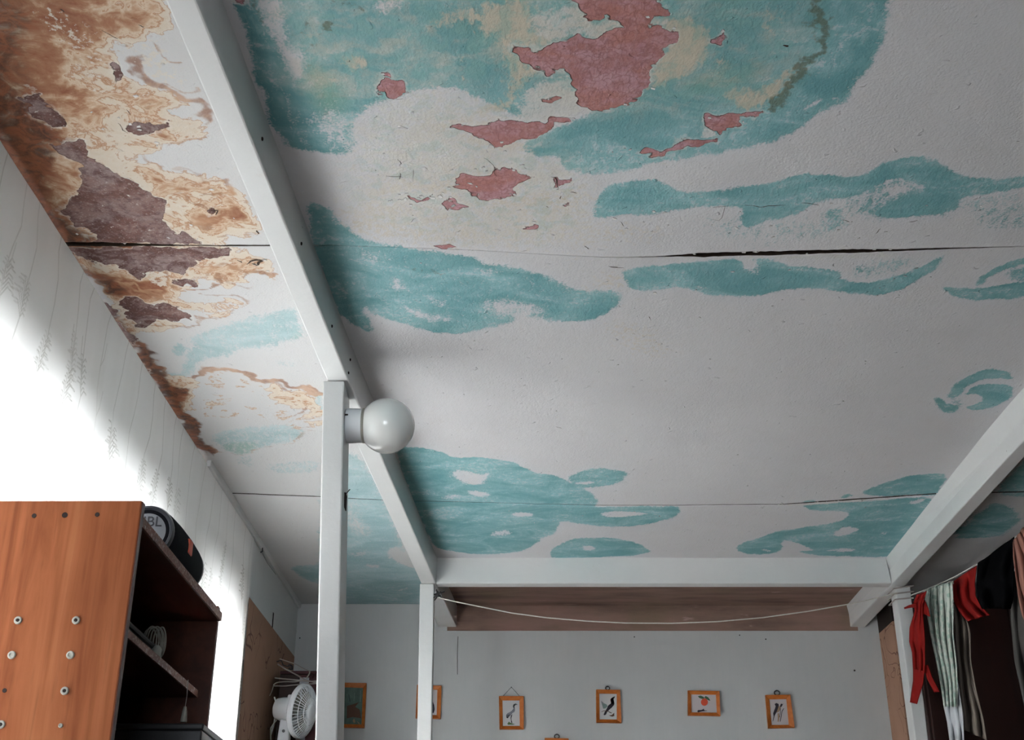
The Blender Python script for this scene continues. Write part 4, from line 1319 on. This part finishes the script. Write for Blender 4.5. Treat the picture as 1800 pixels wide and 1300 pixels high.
# letters on the cone
cu = bpy.data.curves.new('letters', 'FONT')
cu.body = 'JBL'
cu.size, cu.extrude = .030, .0006
cu.align_x, cu.align_y = 'CENTER', 'CENTER'
to = bpy.data.objects.new('tmp', cu)
COL.objects.link(to)
bpy.context.view_layer.update()
dg = bpy.context.evaluated_depsgraph_get()
mt = bpy.data.meshes.new_from_object(to.evaluated_get(dg))
bpy.data.objects.remove(to)
mt.transform(Matrix.Translation((sx + .010 - spk.location.x, ys0 - .0018 - spk.location.y, SZ + SR + .020 - spk.location.z)) @ Matrix.Rotation(math.pi / 2, 4, 'X'))
mt.materials.clear()
mt.materials.append(M['letter'])
lt = bpy.data.objects.new('cone_lettering', mt)
COL.objects.link(lt)
lt.parent = spk

# ------------------------------------------------------------------ things in the bookcase
# coil of white cable with plug on a dark router-like box
bx0 = MB()
bo = tag(empty('patterned_box', (XB + .10, YB0 + .30, Z_SHELF1)), 'dim grey mottled low box on the upper bookcase shelf', 'box')
M['mottle'] = simple('mottled_shaded_lid', (0.018, 0.016, 0.014), 0.7, 0.5, 60)  # colour lowered to carry the shade between the shelves
MB().box(xs_ - .15, xs_ - .02, YB0 + .14, YB0 + .40, Z_SHELF1, Z_SHELF1 + .022).build('box_body', 'mottle', bo, False, .006)
MB().box(xs_ - .153, xs_ - .017, YB0 + .137, YB0 + .403, Z_SHELF1 + .020, Z_SHELF1 + .032).build('lid', 'mottle', bo, False, .005)
cc = Vector((xs_ - .012, YB0 + .40, Z_SHELF1 + .032))
cab = tag(empty('cable_coil', (cc.x, cc.y, Z_SHELF1)), 'bundle of thin cream cable with a plug on the bookcase shelf', 'cable')
for i in range(6):
    pts = []
    for k in range(25):
        a_ = 2 * math.pi * k / 24
        pts.append((cc.x - .012 + .012 * math.cos(a_) + .004 * i - .008, cc.y + (.007 + .002 * (i % 3)) * math.cos(a_ + .5 * i) + .0022 * i, cc.z + .006 + (.026 + .003 * (i % 2)) * math.sin(a_)))
    MB().tube(pts, .0016, 6).build('loop', 'ivory', cab, True)
MB().lathe((cc.x, cc.y - .012, Z_SHELF1), (0, 0, 1), [(0, .009), (.006, .011), (.018, .010), (.026, .005)], 14).build('plug', 'ivory', cab, True)
pc = on_x(324, 1255, XF - .03)
cordt = tag(empty('pull_cord', (pc.x, pc.y, pc.z)), 'thin pull cord with small white toggle hanging inside the bookcase', 'cord')
MB().tube([(pc.x, pc.y, Z_SHELF1 - .004), (pc.x + .001, pc.y + .001, (Z_SHELF1 + pc.z) / 2), (pc.x, pc.y, pc.z + .015)], .0009, 6).build('string', 'wire', cordt)
MB().lathe((pc.x, pc.y, pc.z - .016), (0, 0, 1), [(0, .0066), (.003, .007), (.022, .0052), (.032, .0028)], 14).build('toggle', 'ivory', cordt, True)
# dull tin box on the lower shelf
bt = tag(empty('tin_box', (-.48 * H, 1.75 * H, Z_SHELF2)), 'dull dark grey tin box at the bottom of the open bookcase', 'box')
zt = EYE_Z + .286 * H
MB().box(-.555 * H, -.402 * H, 1.672 * H, 1.835 * H, Z_SHELF2, zt - .012).build('box_body', 'box_metal', bt, False, .003)
MB().box(-.557 * H, -.400 * H, 1.670 * H, 1.837 * H, zt - .012, zt).build('lid', 'box_metal', bt, False, .003)

# ------------------------------------------------------------------ framed pictures
Z2, Z3, Z4 = (860, 1190, .138889), (1190, 1190, .127778), (600, 1180, .111111)


def wp(fr, x, y, off):
    q = on_y(fr[0] + x * fr[2], fr[1] + y * fr[2], Y_FAR)
    return Vector((q.x, Y_FAR - off, q.z))


def picture(fr, outer, inner, paper, label, art=(), ring=None, string=None):
    """outer / inner: four corners clockwise from upper left, traced on the wall"""
    o4 = [wp(fr, *p, 0) for p in outer]
    i4 = [wp(fr, *p, 0) for p in inner]
    c0 = sum(o4, Vector()) / 4
    e = tag(empty('framed_picture', (c0.x, Y_FAR, min(p.z for p in o4))), label, 'picture', 'small framed pictures on the far wall')
    for k in range(4):
        a, b, c, d = o4[k], o4[(k + 1) % 4], i4[(k + 1) % 4], i4[k]
        n = Vector((0, -1, 0))
        MB().hexa([a, b, c, d, a + n * .015, b + n * .015, c + n * .008, d + n * .008]).build('frame_rail', 'frame', e, False, .001)
    pp = MB().hexa([*i4, *[p + Vector((0, -.005, 0)) for p in i4]]).build('picture_sheet', paper, e)
    for pts, col in art:
        if isinstance(pts, tuple):       # thin stroke: (points, width)
            pts, wd = pts
            out = [Vector(wp(fr, *q, .0056)) for q in pts]
            MB().tube(out, wd * fr[2] * .0025 * 0.5, 5).build('print', col, pp)
        else:
            MB().plate([wp(fr, *q, .0049) for q in pts], (0, -1, 0), .0005).build('print', col, pp)
    if ring:
        q = wp(fr, *ring[0], .006)
        r_ = ring[1] * fr[2] * .0025
        MB().tube([q + Vector((r_ * 1.15 * math.cos(t_), 0, r_ * math.sin(t_))) for t_ in np.linspace(0, 2 * math.pi, 17)], r_ * .28, 6).build('hanging_ring', 'wire_black', e)
        MB().lathe(q + Vector((0, .006, r_)), (0, -1, 0), [(0, r_ * .3), (.008, r_ * .3), (.009, r_ * .15)], 8).build('nail', 'wire_black', e)
    if string:
        MB().tube([wp(fr, *q, .004) for q in string], .0009, 5).build('hanging_string', 'wire_black', e)
        q = wp(fr, *string[1], 0)
        MB().lathe(q, (0, -1, 0), [(0, .002), (.006, .002), (.007, .001)], 8).build('nail', 'grey_metal', e)
    return e


for k, c in dict(art_grey=(.20, .21, .25), art_black=(.025, .02, .03), art_green=(.09, .15, .05), art_red=(.19, .012, .03), art_teal=(.20, .28, .26),
                 art_lilac=(.36, .28, .36), art_brown=(.10, .05, .03), peach=(.62, .085, .04), leaf=(.05, .13, .07), art_tan=(.33, .22, .14)).items():
    M[k] = simple(k, c, .7, .15, 120)
M['paper'] = simple('off_white_print_paper', (.52, .52, .53), .6, .05)
M['paper_pink'] = simple('pinkish_print_paper', (.50, .46, .47), .6, .05)
M['paper_green'] = simple('green_landscape_print', (.10, .16, .13), .6, .45, 26)

picture(Z2, [(122, 243), (437, 243), (437, 663), (130, 663)], [(168, 296), (382, 296), (386, 618), (172, 618)], 'paper',
        'small pine-framed picture of a grey crane, hung on a triangle of string',
        [([(300, 372), (312, 345), (335, 336), (362, 348), (330, 352), (316, 368), (324, 395), (326, 420), (318, 440), (296, 452), (272, 480), (248, 498), (222, 500), (214, 478), (232, 455), (262, 442), (290, 420), (308, 395)], 'art_grey'),
         ([(298, 372), (310, 342), (335, 334), (362, 348), (330, 352), (318, 368), (322, 388), (308, 388)], 'art_black'),
         ([(214, 478), (238, 478), (270, 470), (250, 500), (232, 522), (218, 512)], 'art_black'),
         ([(230, 588), (248, 562), (270, 580), (330, 594), (300, 600), (236, 602)], 'art_green'),
         (([(280, 478), (272, 520), (290, 580)], 7), 'art_black'), (([(290, 470), (276, 520), (280, 585)], 6), 'art_black')],
        None, [(178, 236), (280, 126), (384, 240)])
picture(Z2, [(1350, 160), (1655, 165), (1672, 585), (1352, 578)], [(1392, 208), (1612, 212), (1612, 536), (1396, 534)], 'paper',
        'small pine-framed picture of a red-headed dark bird on a branch',
        [([(1548, 262), (1590, 240), (1585, 262), (1572, 276), (1582, 330), (1578, 352), (1552, 382), (1520, 410), (1492, 440), (1478, 470), (1462, 482), (1446, 476), (1460, 440), (1486, 400), (1504, 360), (1540, 330), (1532, 280)], 'art_black'),
         ([(1532, 284), (1556, 258), (1572, 276), (1582, 330), (1560, 352), (1540, 330)], 'art_red'),
         ([(1412, 300), (1450, 330), (1486, 345), (1498, 370), (1470, 395), (1440, 398), (1428, 350)], 'art_teal'),
         ([(1412, 300), (1440, 315), (1450, 335), (1425, 340)], 'art_lilac'),
         ([(1510, 485), (1550, 478), (1580, 450), (1582, 492), (1555, 500)], 'art_brown'),
         (([(1420, 440), (1450, 425), (1500, 430), (1550, 455)], 6), 'art_brown'), (([(1500, 425), (1512, 440), (1540, 455)], 6), 'art_black')],
        ((1497, 140), 22))
picture(Z2, [(700, 770), (1003, 778), (1010, 1190), (704, 1185)], [(745, 820), (958, 825), (960, 1140), (750, 1136)], 'paper',
        'lowest pine-framed picture, only its top rail showing at the frame edge', [([(830, 900), (880, 890), (900, 1000), (850, 1060), (820, 980)], 'art_brown')], ((855, 750), 26))
picture(Z3, [(142, 187), (580, 195), (592, 540), (146, 530)], [(192, 238), (532, 243), (545, 488), (198, 484)], 'paper_pink',
        'wide pine-framed picture of an orange-red fruit with two green leaves',
        [([(375 + 48 * math.cos(t_), 342 + 52 * math.sin(t_)) for t_ in np.linspace(0, 2 * math.pi, 21)[:-1]], 'peach'),
         ([(285, 262), (325, 254), (365, 272), (378, 296), (340, 298), (305, 285)], 'leaf'), ([(372, 280), (392, 258), (430, 280), (458, 324), (430, 318), (395, 296)], 'leaf'),
         ([(276, 468), (290, 452), (330, 452), (360, 440), (372, 455), (412, 462), (340, 470), (290, 484)], 'art_black'), (([(360, 432), (375, 460), (410, 462)], 6), 'art_black')])
picture(Z3, [(1208, 250), (1550, 245), (1612, 700), (1245, 708)], [(1266, 306), (1500, 303), (1534, 656), (1298, 658)], 'paper_pink',
        'tilted pine-framed picture of two small birds on a twig, furthest right on the wall',
        [([(1340, 370), (1362, 355), (1395, 368), (1398, 395), (1385, 440), (1362, 490), (1340, 530), (1322, 600), (1312, 612), (1326, 540), (1320, 495), (1345, 430), (1355, 400)], 'art_black'),
         ([(1385, 400), (1420, 400), (1424, 440), (1395, 480), (1365, 490), (1380, 440)], 'art_tan'), ([(1412, 400), (1428, 362), (1448, 372), (1460, 360), (1440, 400), (1420, 420)], 'art_black'),
         ([(1380, 500), (1400, 490), (1408, 560), (1395, 614), (1380, 610), (1385, 560)], 'art_tan'), (([(1465, 430), (1440, 470), (1430, 540), (1415, 610)], 9), 'art_black'), (([(1415, 420), (1420, 480), (1408, 550)], 8), 'art_black')],
        ((1373, 218), 32))
picture(Z4, [(-60, 180), (405, 188), (370, 897), (-80, 890)], [(-5, 250), (345, 262), (322, 838), (-20, 832)], 'paper_green',
        'larger pine-framed dark green landscape half hidden by the nearest post',
        [([(90, 545), (180, 520), (280, 485), (220, 560), (290, 600), (320, 740), (180, 720), (90, 740)], 'art_brown'), ([(180, 780), (205, 740), (225, 800), (200, 815)], 'art_tan'), ([(245, 780), (300, 825), (275, 825)], 'art_tan'),
         (([(120, 360), (140, 480)], 8), 'art_black'), (([(210, 340), (200, 470)], 7), 'art_teal'), (([(310, 300), (300, 480)], 16), 'art_teal')])
picture(Z4, [(1200, 215), (1588, 230), (1572, 755), (1176, 745)], [(1262, 278), (1520, 292), (1508, 692), (1240, 685)], 'paper_pink',
        'small pine-framed picture half hidden by the thin post',
        [([(1380, 380), (1435, 440), (1470, 530), (1478, 600), (1462, 660), (1445, 655), (1440, 540), (1400, 470)], 'art_black'), ([(1340, 420), (1400, 420), (1436, 560), (1430, 640), (1370, 620)], 'art_lilac')])

# ------------------------------------------------------------------ clothes line across the cross beam
yr = Y_CROSS - .02
rope_px = [(766, 1049), (800, 1057), (850, 1067), (900, 1077), (960, 1085), (1030, 1091), (1100, 1094.5), (1180, 1095), (1260, 1092), (1340, 1085), (1420, 1074), (1500, 1060), (1560, 1046), (1578, 1041)]
pts = [on_y(px, py, yr + (.0 if px > 780 else .012)) for px, py in rope_px]
rp = tag(MB().tube(pts, .0024, 8).build('clothes_line', 'rope', None, True), 'slack cream cord sagging below the white cross beam', 'cord')
kn = tag(empty('string_knot', on_y(768, 1045, Y_CROSS + .01)), 'dark tangled string tied to the top of the thin post', 'string')
for i in range(9):
    a0_ = on_y(764 + random.uniform(-2, 2), 1046 + random.uniform(-4, 12), Y_CROSS - .008)
    a1_ = on_y(772 + random.uniform(-3, 4), 1046 + random.uniform(-5, 4), Y_CROSS - .014)
    a2_ = on_y(772 + random.uniform(-6, 12), 1042 + random.uniform(-8, 10), Y_CROSS - .006)
    MB().tube([a0_, (a0_ + a1_) / 2 + Vector((.002, -.003, .003)), a1_, a2_], .0022, 6).build('strand', 'wire_black', kn, True)

# cord wound round the right post
LA = on_y(1601, 1046, 3.30 * H)
LB = on_y(1838, 902, 2.50 * H)
wr = tag(empty('wound_cord', on_y(1585, 1045, 3.315 * H)), 'grey cord wound in rings round the top of the right post', 'cord')
for i, zz in enumerate((1032, 1041, 1051)):
    a_, b_ = on_y(1573 + i, zz + 2, 3.315 * H - .004), on_y(1604, zz - 3 + i, 3.315 * H - .004)
    z0, z1 = a_.z, b_.z
    ring = [(a_.x - .004, a_.y, z0), ((a_.x + b_.x) / 2, a_.y - .001, (z0 + z1) / 2), (b_.x + .003, a_.y, z1), (b_.x + .003, a_.y + .09, z1), (a_.x - .004, a_.y + .09, z0), (a_.x - .004, a_.y, z0)]
    MB().tube(ring, .0028, 6).build('ring', 'wire', wr, True)
ll = tag(MB().tube([LA + (LB - LA) * t_ + Vector((0, 0, -.03 * math.sin(math.pi * t_))) for t_ in np.linspace(0, 1, 14)], .0022, 6).build('laundry_line', 'rope', None, True),
         'laundry line from the right post towards the viewer, hung with washing', 'cord')

# ------------------------------------------------------------------ washing on the line
LD = (LB - LA)
LN = Vector((LD.y, -LD.x, 0)).normalized()         # horizontal normal of the line's upright plane
if LN.x > 0:
    LN = -LN


def on_line(px, py, off=0.0):
    r = ray(px, py)
    o = Vector((0, 0, EYE_Z))
    p0 = LA + LN * off
    k = (p0 - o).dot(LN) / r.dot(LN)
    return o + r * k


def cloth(name, mat, left, right, label, cat, off=0.0, folds=3, amp=.010, nu=25, nv=28, thick=.003, ph=0.0):
    """left / right outline of a hanging cloth, top to bottom, hung in the plane of the line"""
    def res(pl, n):
        p_ = np.array(pl, float)
        d = np.concatenate([[0], np.cumsum(np.hypot(*np.diff(p_, axis=0).T))])
        q = np.linspace(0, d[-1], n)
        return np.stack([np.interp(q, d, p_[:, 0]), np.interp(q, d, p_[:, 1])], 1)
    L_, R_ = res(left, nv), res(right, nv)
    rows = []
    for i in range(nv):
        row = []
        for j in range(nu):
            u = j / (nu - 1)
            px, py = L_[i] * (1 - u) + R_[i] * u
            a_ = amp * (.5 + .5 * i / nv)
            fo = a_ * math.sin(u * folds * 2 * math.pi + ph + .8 * math.sin(i / nv * 3 + ph)) + a_ * .35 * math.sin(u * folds * 5.1 + i * .35)
            row.append(on_line(px, py, off + fo))
        rows.append(row)
    mb = MB().loft(rows, False, False)
    o = mb.build(name, mat, None, 'all', 0)
    s = o.modifiers.new('thickness', 'SOLIDIFY')
    s.thickness = thick
    return tag(o, label, cat, None)


M['red'] = mat_cloth('red_fabric', (.235, .013, .011, 1))
M['check'] = mat_cloth('pale_green_checked_towelling', (.56, .60, .54, 1), (.33, .42, .37, 1), 55)
M['taupe'] = mat_cloth('taupe_towelling', (.20, .165, .14, 1))
M['blackcloth'] = mat_cloth('black_fabric', (.004, .004, .0045, 1), spec=0.0)
M['greycloth'] = mat_cloth('dark_grey_towelling', (.085, .08, .075, 1))
M['peachcloth'] = mat_cloth('peach_fabric', (.33, .155, .12, 1))
M['whitecloth'] = mat_cloth('white_towelling', (.58, .60, .63, 1))
S5 = lambda x, y: (1560 + x * .30769, 900 + y * .30769)
pl = lambda *c: [S5(c[i], c[i + 1]) for i in range(0, len(c), 2)]

g = tag(empty('red_tie_garment', on_line(*S5(180, 480))), 'bright red tied garment with two dangling straps beside the right post', 'clothing')


def cloth_part(parent, name, *a, **k):
    o = cloth(*a, **k)
    for key in ('label', 'category', 'group'):
        if key in o:
            del o[key]
    o.name = name
    loc = Vector(parent['_o'])
    o.data.transform(Matrix.Translation(-loc))
    o.parent = parent
    return o


cloth_part(g, 'body', 'b', 'red', pl(170, 470, 150, 520, 160, 560, 130, 660, 128, 740, 145, 800, 150, 900), pl(225, 450, 210, 500, 200, 545, 205, 600, 215, 720, 215, 860, 212, 920), 'x', 'y', off=.085, folds=2, amp=.006)
cloth_part(g, 'strap', 'b', 'red', pl(150, 890, 150, 960, 132, 1085), pl(212, 905, 204, 980, 170, 1095), 'x', 'y', off=.088, folds=1, amp=.002, nu=9)
cloth_part(g, 'strap', 'b', 'red', pl(205, 880, 230, 950, 270, 1028), pl(232, 870, 255, 940, 300, 1025), 'x', 'y', off=.075, folds=1, amp=.002, nu=9)
cloth_part(g, 'bow_end', 'b', 'red', pl(165, 520, 130, 530, 98, 545), pl(170, 545, 135, 545, 100, 552), 'x', 'y', off=.09, folds=1, amp=.002, nu=7)
cloth_part(g, 'bow_end', 'b', 'red', pl(180, 520, 200, 560, 205, 580), pl(215, 500, 235, 550, 245, 595), 'x', 'y', off=.078, folds=1, amp=.003, nu=7)
tw = tag(empty('checked_towel', on_line(*S5(290, 440))), 'pale green checked towel in narrow folds with a white lower end', 'towel')
cloth_part(tw, 'checked_cloth', 'b', 'check', pl(222, 445, 220, 520, 245, 680, 280, 850, 310, 1000, 325, 1110), pl(372, 400, 378, 520, 378, 700, 398, 880, 402, 1000, 400, 1110), 'x', 'y', off=.022, folds=4, amp=.013, nu=41)
cloth_part(tw, 'white_end', 'b', 'whitecloth', pl(325, 1108, 345, 1200, 362, 1330), pl(402, 960, 432, 1150, 440, 1330), 'x', 'y', off=.010, folds=2, amp=.010, nu=21)
cloth_part(tw, 'top_roll', 'b', 'check', pl(222, 440, 222, 452), pl(372, 392, 375, 410), 'x', 'y', off=.015, folds=4, amp=.012, nu=33, nv=5)
cloth('taupe_towel', 'taupe', pl(372, 520, 382, 640, 400, 860, 410, 1000, 430, 1140, 432, 1240), pl(440, 560, 475, 680, 478, 850, 510, 1020, 550, 1180, 568, 1300), 'taupe towel hanging behind the green checked towel', 'towel', off=-.03, folds=2, amp=.012)
cloth('red_briefs', 'red', pl(360, 405, 370, 480, 395, 540, 440, 600, 465, 620), pl(512, 305, 500, 400, 505, 480, 545, 545, 585, 585), 'red bikini briefs pegged between checked towel and black clothes', 'clothing', off=-.012, folds=2, amp=.014, ph=1.0)
cloth('black_shirt', 'blackcloth', pl(520, 290, 512, 400, 520, 500, 545, 550), pl(725, 140, 725, 300, 720, 480, 700, 550), 'black garment bunched on the laundry line', 'clothing', off=.016, folds=1.6, amp=.020, ph=.5)
cloth('dark_grey_towel', 'greycloth', pl(682, 360, 700, 500, 715, 700, 730, 850, 790, 1120), pl(800, 300, 830, 500, 850, 700, 870, 900, 900, 1150), 'dark grey towel below the black garment at the frame edge', 'towel', off=-.05, folds=2, amp=.015)
cloth('peach_garment', 'peachcloth', pl(716, 170, 718, 260, 735, 400, 770, 580, 800, 680), pl(775, 88, 850, 200, 880, 400, 900, 560, 900, 660), 'peach pink garment hanging at the right edge of the frame', 'clothing', off=.03, folds=3, amp=.015, ph=2)

# dark wardrobe behind the washing
wd = tag(empty('wardrobe', (2.2, 3.6 * H, 0)), 'tall very dark wardrobe behind the hanging washing', 'wardrobe')
MB().box(1.125 * H, X_RIGHT - .03, 3.48 * H, Y_RET - .01, 0, EYE_Z + .93 * H).build('carcass', 'wardrobe', wd, False, .004)
xd = np.linspace(1.13 * H, X_RIGHT - .04, 4)
for i in range(3):
    d = MB().box(xd[i] + .003, xd[i + 1] - .003, 3.48 * H - .02, 3.48 * H, .08, EYE_Z + .92 * H).build('door', 'wardrobe', wd, False, .003)
    MB().lathe((xd[i] + .06, 3.48 * H - .02, 1.1), (0, -1, 0), [(0, .006), (.012, .006), (.016, .012), (.024, .010)], 12).build('knob', 'wardrobe', d, True)

# ------------------------------------------------------------------ dark corner cupboard, cables and fan
YC = 3.47 * H
zc_t = on_y(550, 1179, YC).z
x0c, x1c = wall_x(YC) + .03, on_y(598, 1200, Y_FAR).x
cp = tag(empty('corner_cupboard', ((x0c + x1c) / 2, YC + .15, 0)), 'dark maroon cupboard in the far left corner behind the fan', 'cupboard')
MB().box(x0c, x1c, YC, Y_FAR - .02, 0, zc_t - .012).build('carcass', 'wardrobe', cp, False, .003)
MB().box(x0c, x1c + .005, YC - .006, Y_FAR - .02, zc_t - .012, zc_t).build('top_board', 'maroon', cp, False, .002)
xm = on_y(527, 1200, YC).x
MB().box(x0c + .004, xm - .002, YC - .016, YC - .001, .06, zc_t - .02).build('door', 'wardrobe', cp, False, .002)
M['poster_w'] = simple('pale_blue_white_sheet', (.46, .47, .53), .6, .08)
M['poster_p'] = simple('dusty_pink_sheet', (.34, .22, .22), .7, .2)
sh = MB().box(xm, x1c - .004, YC - .016, YC - .001, .06, zc_t - .02).build('door', 'maroon', cp, False, .002)
MB().box(xm + .002, on_y(544, 1200, YC).x, YC - .0185, YC - .0162, zc_t - .30, zc_t - .03).build('pale_sheet', 'poster_w', sh)
# bundle of cables
cbl = tag(empty('cable_bundle', on_y(520, 1190, YC - .05)), 'tangle of grey cables strung across the corner above the fan', 'cable')
S1f = lambda x, y, d=0.0: on_y(440 + x * .123077, 1140 + y * .123077, YC - .035 - d)
for pts, r_, m_ in (([(350, 415, 0), (450, 425, .0), (600, 438, .01), (720, 448, .01), (840, 465, .005), (960, 455, 0)], .0026, 'wire'),
                    ([(330, 520, 0), (380, 482, .0), (500, 468, .004), (640, 468, .01), (780, 450, .01), (960, 490, 0)], .0026, 'wire'),
                    ([(340, 527, 0), (480, 530, .004), (600, 518, .01), (760, 505, .008), (960, 492, 0)], .0024, 'wire'),
                    ([(390, 215, 0), (500, 285, .004), (650, 365, .008), (760, 430, .008), (850, 460, .004), (960, 470, 0)], .0030, 'wire'),
                    ([(420, 140, 0), (520, 175, 0), (640, 215, .003), (760, 280, .003), (850, 320, .004)], .0020, 'wire'),
                    ([(380, 180, 0), (440, 170, .004), (470, 230, .004), (540, 250, .004), (600, 270, .004), (600, 300, 0)], .0022, 'wire_black'),
                    ([(530, 250, 0), (560, 230, .004), (600, 250, .006), (590, 290, .004), (545, 280, .002)], .0030, 'wire_black'),
                    ([(800, 420, 0), (835, 370, .004), (850, 325, .004), (840, 318, 0)], .0030, 'ivory'),
                    ([(870, 350, 0), (900, 370, .004), (895, 400, .004), (880, 415, 0)], .0026, 'maroon'),
                    ([(330, 530, 0), (310, 600, .0), (275, 670, 0)], .0018, 'wire'),
                    ([(345, 690, 0), (362, 760, .01), (360, 860, .01), (352, 960, .01), (335, 1080, .01), (290, 1240, 0)], .0030, 'plastic')):
    w_ = [S1f(*p) for p in pts]
    w2_ = []
    for i in range(len(w_) - 1):
        for k in range(4):
            t_ = k / 4
            p0, p1, p2, p3 = w_[max(i - 1, 0)], w_[i], w_[i + 1], w_[min(i + 2, len(w_) - 1)]
            w2_.append(.5 * ((2 * p1) + (p2 - p0) * t_ + (2 * p0 - 5 * p1 + 4 * p2 - p3) * t_ ** 2 + (3 * p1 - p0 - 3 * p2 + p3) * t_ ** 3))
    w2_.append(w_[-1])
    MB().tube(w2_, r_, 6).build('cable', m_, cbl, True)

# desk fan
YF = 3.36 * H
fc = on_y(440 + 770 * .123077, 1140 + 890 * .123077, YF)
R_F = .100
fdir = Vector((.93, -.30, -.14)).normalized()       # where the fan blows
side_v = fdir.cross(Vector((0, 0, 1))).normalized()
up_v = side_v.cross(fdir).normalized()
zf0 = on_y(500, 1300, YF).z - .055
fan = tag(empty('desk_fan', (fc.x - .06, YF, zf0)), 'white plastic desk fan turned to the right in the left corner', 'fan')
hub_b = fc - fdir * .075
MB().lathe(fc - fdir * .125, fdir, [(0, .030), (.006, .040), (.030, .046), (.070, .047), (.085, .040)], 32).build('motor_housing', 'plastic', fan, True)
MB().lathe(fc - fdir * .06 + up_v * .048, fdir, [(-.02, .010), (0, .012), (.02, .012), (.03, .008)], 14).build('oscillation_knob', 'plastic', fan, True)
MB().lathe(fc - fdir * .022, fdir, [(0, R_F), (.004, R_F + .004), (.020, R_F + .004), (.024, R_F), (.022, R_F - .005), (.002, R_F - .005)], 56).build('guard_rim', 'plastic', fan, True)
bars = 44
for side_, base, bulge in ((1, 0.0, .034), (-1, -.02, .036)):
    gd = MB()
    for k in range(bars):
        a_ = 2 * math.pi * k / bars
        dv = side_v * math.cos(a_) + up_v * math.sin(a_)
        gd.tube([fc + fdir * (base + side_ * bulge * (1 - (r_ / R_F) ** 2.2)) + dv * r_ for r_ in (.028, .05, .07, .088, R_F)], .0013, 5)
    for rr_ in (.052, .078):
        gd.tube([fc + fdir * (base + side_ * bulge * (1 - (rr_ / R_F) ** 2.2)) + (side_v * math.cos(t_) + up_v * math.sin(t_)) * rr_ for t_ in np.linspace(0, 2 * math.pi, 33)], .0013, 5)
    gd.build('front_guard' if side_ > 0 else 'rear_guard', 'plastic', fan, True)
MB().lathe(fc + fdir * .026, fdir, [(0, .030), (.006, .031), (.010, .027), (.012, .01)], 24).build('centre_badge', 'plastic', fan, True)
for k in range(3):
    a0_ = 2 * math.pi * k / 3
    rows = []
    for r_ in (.015, .04, .065, .086):
        rows.append([fc + fdir * (-.012 + .018 * (q - .5)) + (side_v * math.cos(a0_ + (q - .5) * 1.5) + up_v * math.sin(a0_ + (q - .5) * 1.5)) * r_ for q in np.linspace(0, 1, 6)])
    bl = MB().loft(rows, False, False).build('blade', 'ivory', fan, 'all')
    bl.modifiers.new('thickness', 'SOLIDIFY').thickness = .002
nk = fc - fdir * .085
stem_x, stem_y = nk.x + .004, nk.y
MB().loft([[(stem_x + sx_ * w_, stem_y + sy_ * w_, z_) for sx_, sy_ in ((-1, -1), (1, -1), (1, 1), (-1, 1))] for z_, w_ in ((zf0 + .02, .026), (fc.z - .06, .020), (fc.z - .01, .017))]).build('neck', 'plastic', fan, False, .006)
MB().lathe((stem_x, stem_y, zf0), (0, 0, 1), [(0, .075), (.012, .078), (.026, .066), (.034, .03)], 40).build('base', 'plastic', fan, True)
MB().lathe((stem_x, stem_y - .022, fc.z - .075), (0, -1, 0), [(0, .006), (.002, .006), (.003, .003)], 14).build('pivot_screw', 'grey_metal', fan, True)
w_ = [(stem_x - .03, stem_y, fc.z - .02), (stem_x - .055, stem_y, fc.z - .06), (stem_x - .05, stem_y, fc.z - .12), (stem_x - .03, stem_y, zf0 + .02)]
MB().tube(w_, .003, 8).build('power_cord', 'ivory', fan, True)
# cabinet that carries the fan, just below the frame
lc = tag(empty('low_cabinet', (stem_x, stem_y, 0)), 'dark cabinet just under the frame edge that the white fan stands on', 'cabinet')
MB().box(stem_x - .045, stem_x + .16, stem_y - .11, YC - .05, 0, zf0 - .02).build('carcass', 'wardrobe', lc, False, .003)
MB().box(stem_x - .05, stem_x + .165, stem_y - .12, YC - .045, zf0 - .02, zf0).build('top_board', 'wardrobe', lc, False, .003)
MB().box(stem_x - .04, stem_x + .155, stem_y - .122, stem_y - .108, .06, zf0 - .03).build('door', 'wardrobe', lc, False, .002)

# hook with a wisp of string on the left wall below the trim
hp = on_x(459, 966, wall_x(4.66) + .01)
hk = tag(empty('wall_hook', hp), 'small dark hook at the top of the curtain edge', 'hook')
MB().tube([hp + Vector((-.010, .0, .012)), hp + Vector((.004, 0, .010)), hp + Vector((.006, 0, -.006)), hp + Vector((-.002, 0, -.010))], .0028, 6).build('bent_nail', 'wire_black', hk, True)
MB().tube([hp + Vector((.002, 0, -.004)), hp + Vector((.003, .05, -.012)), hp + Vector((.004, .12, -.016)), hp + Vector((.008, .30, -.012))], .0006, 6).build('thread', 'wire_black', hk, True)

for o in bpy.data.objects:
    if '_o' in o:
        del o['_o']
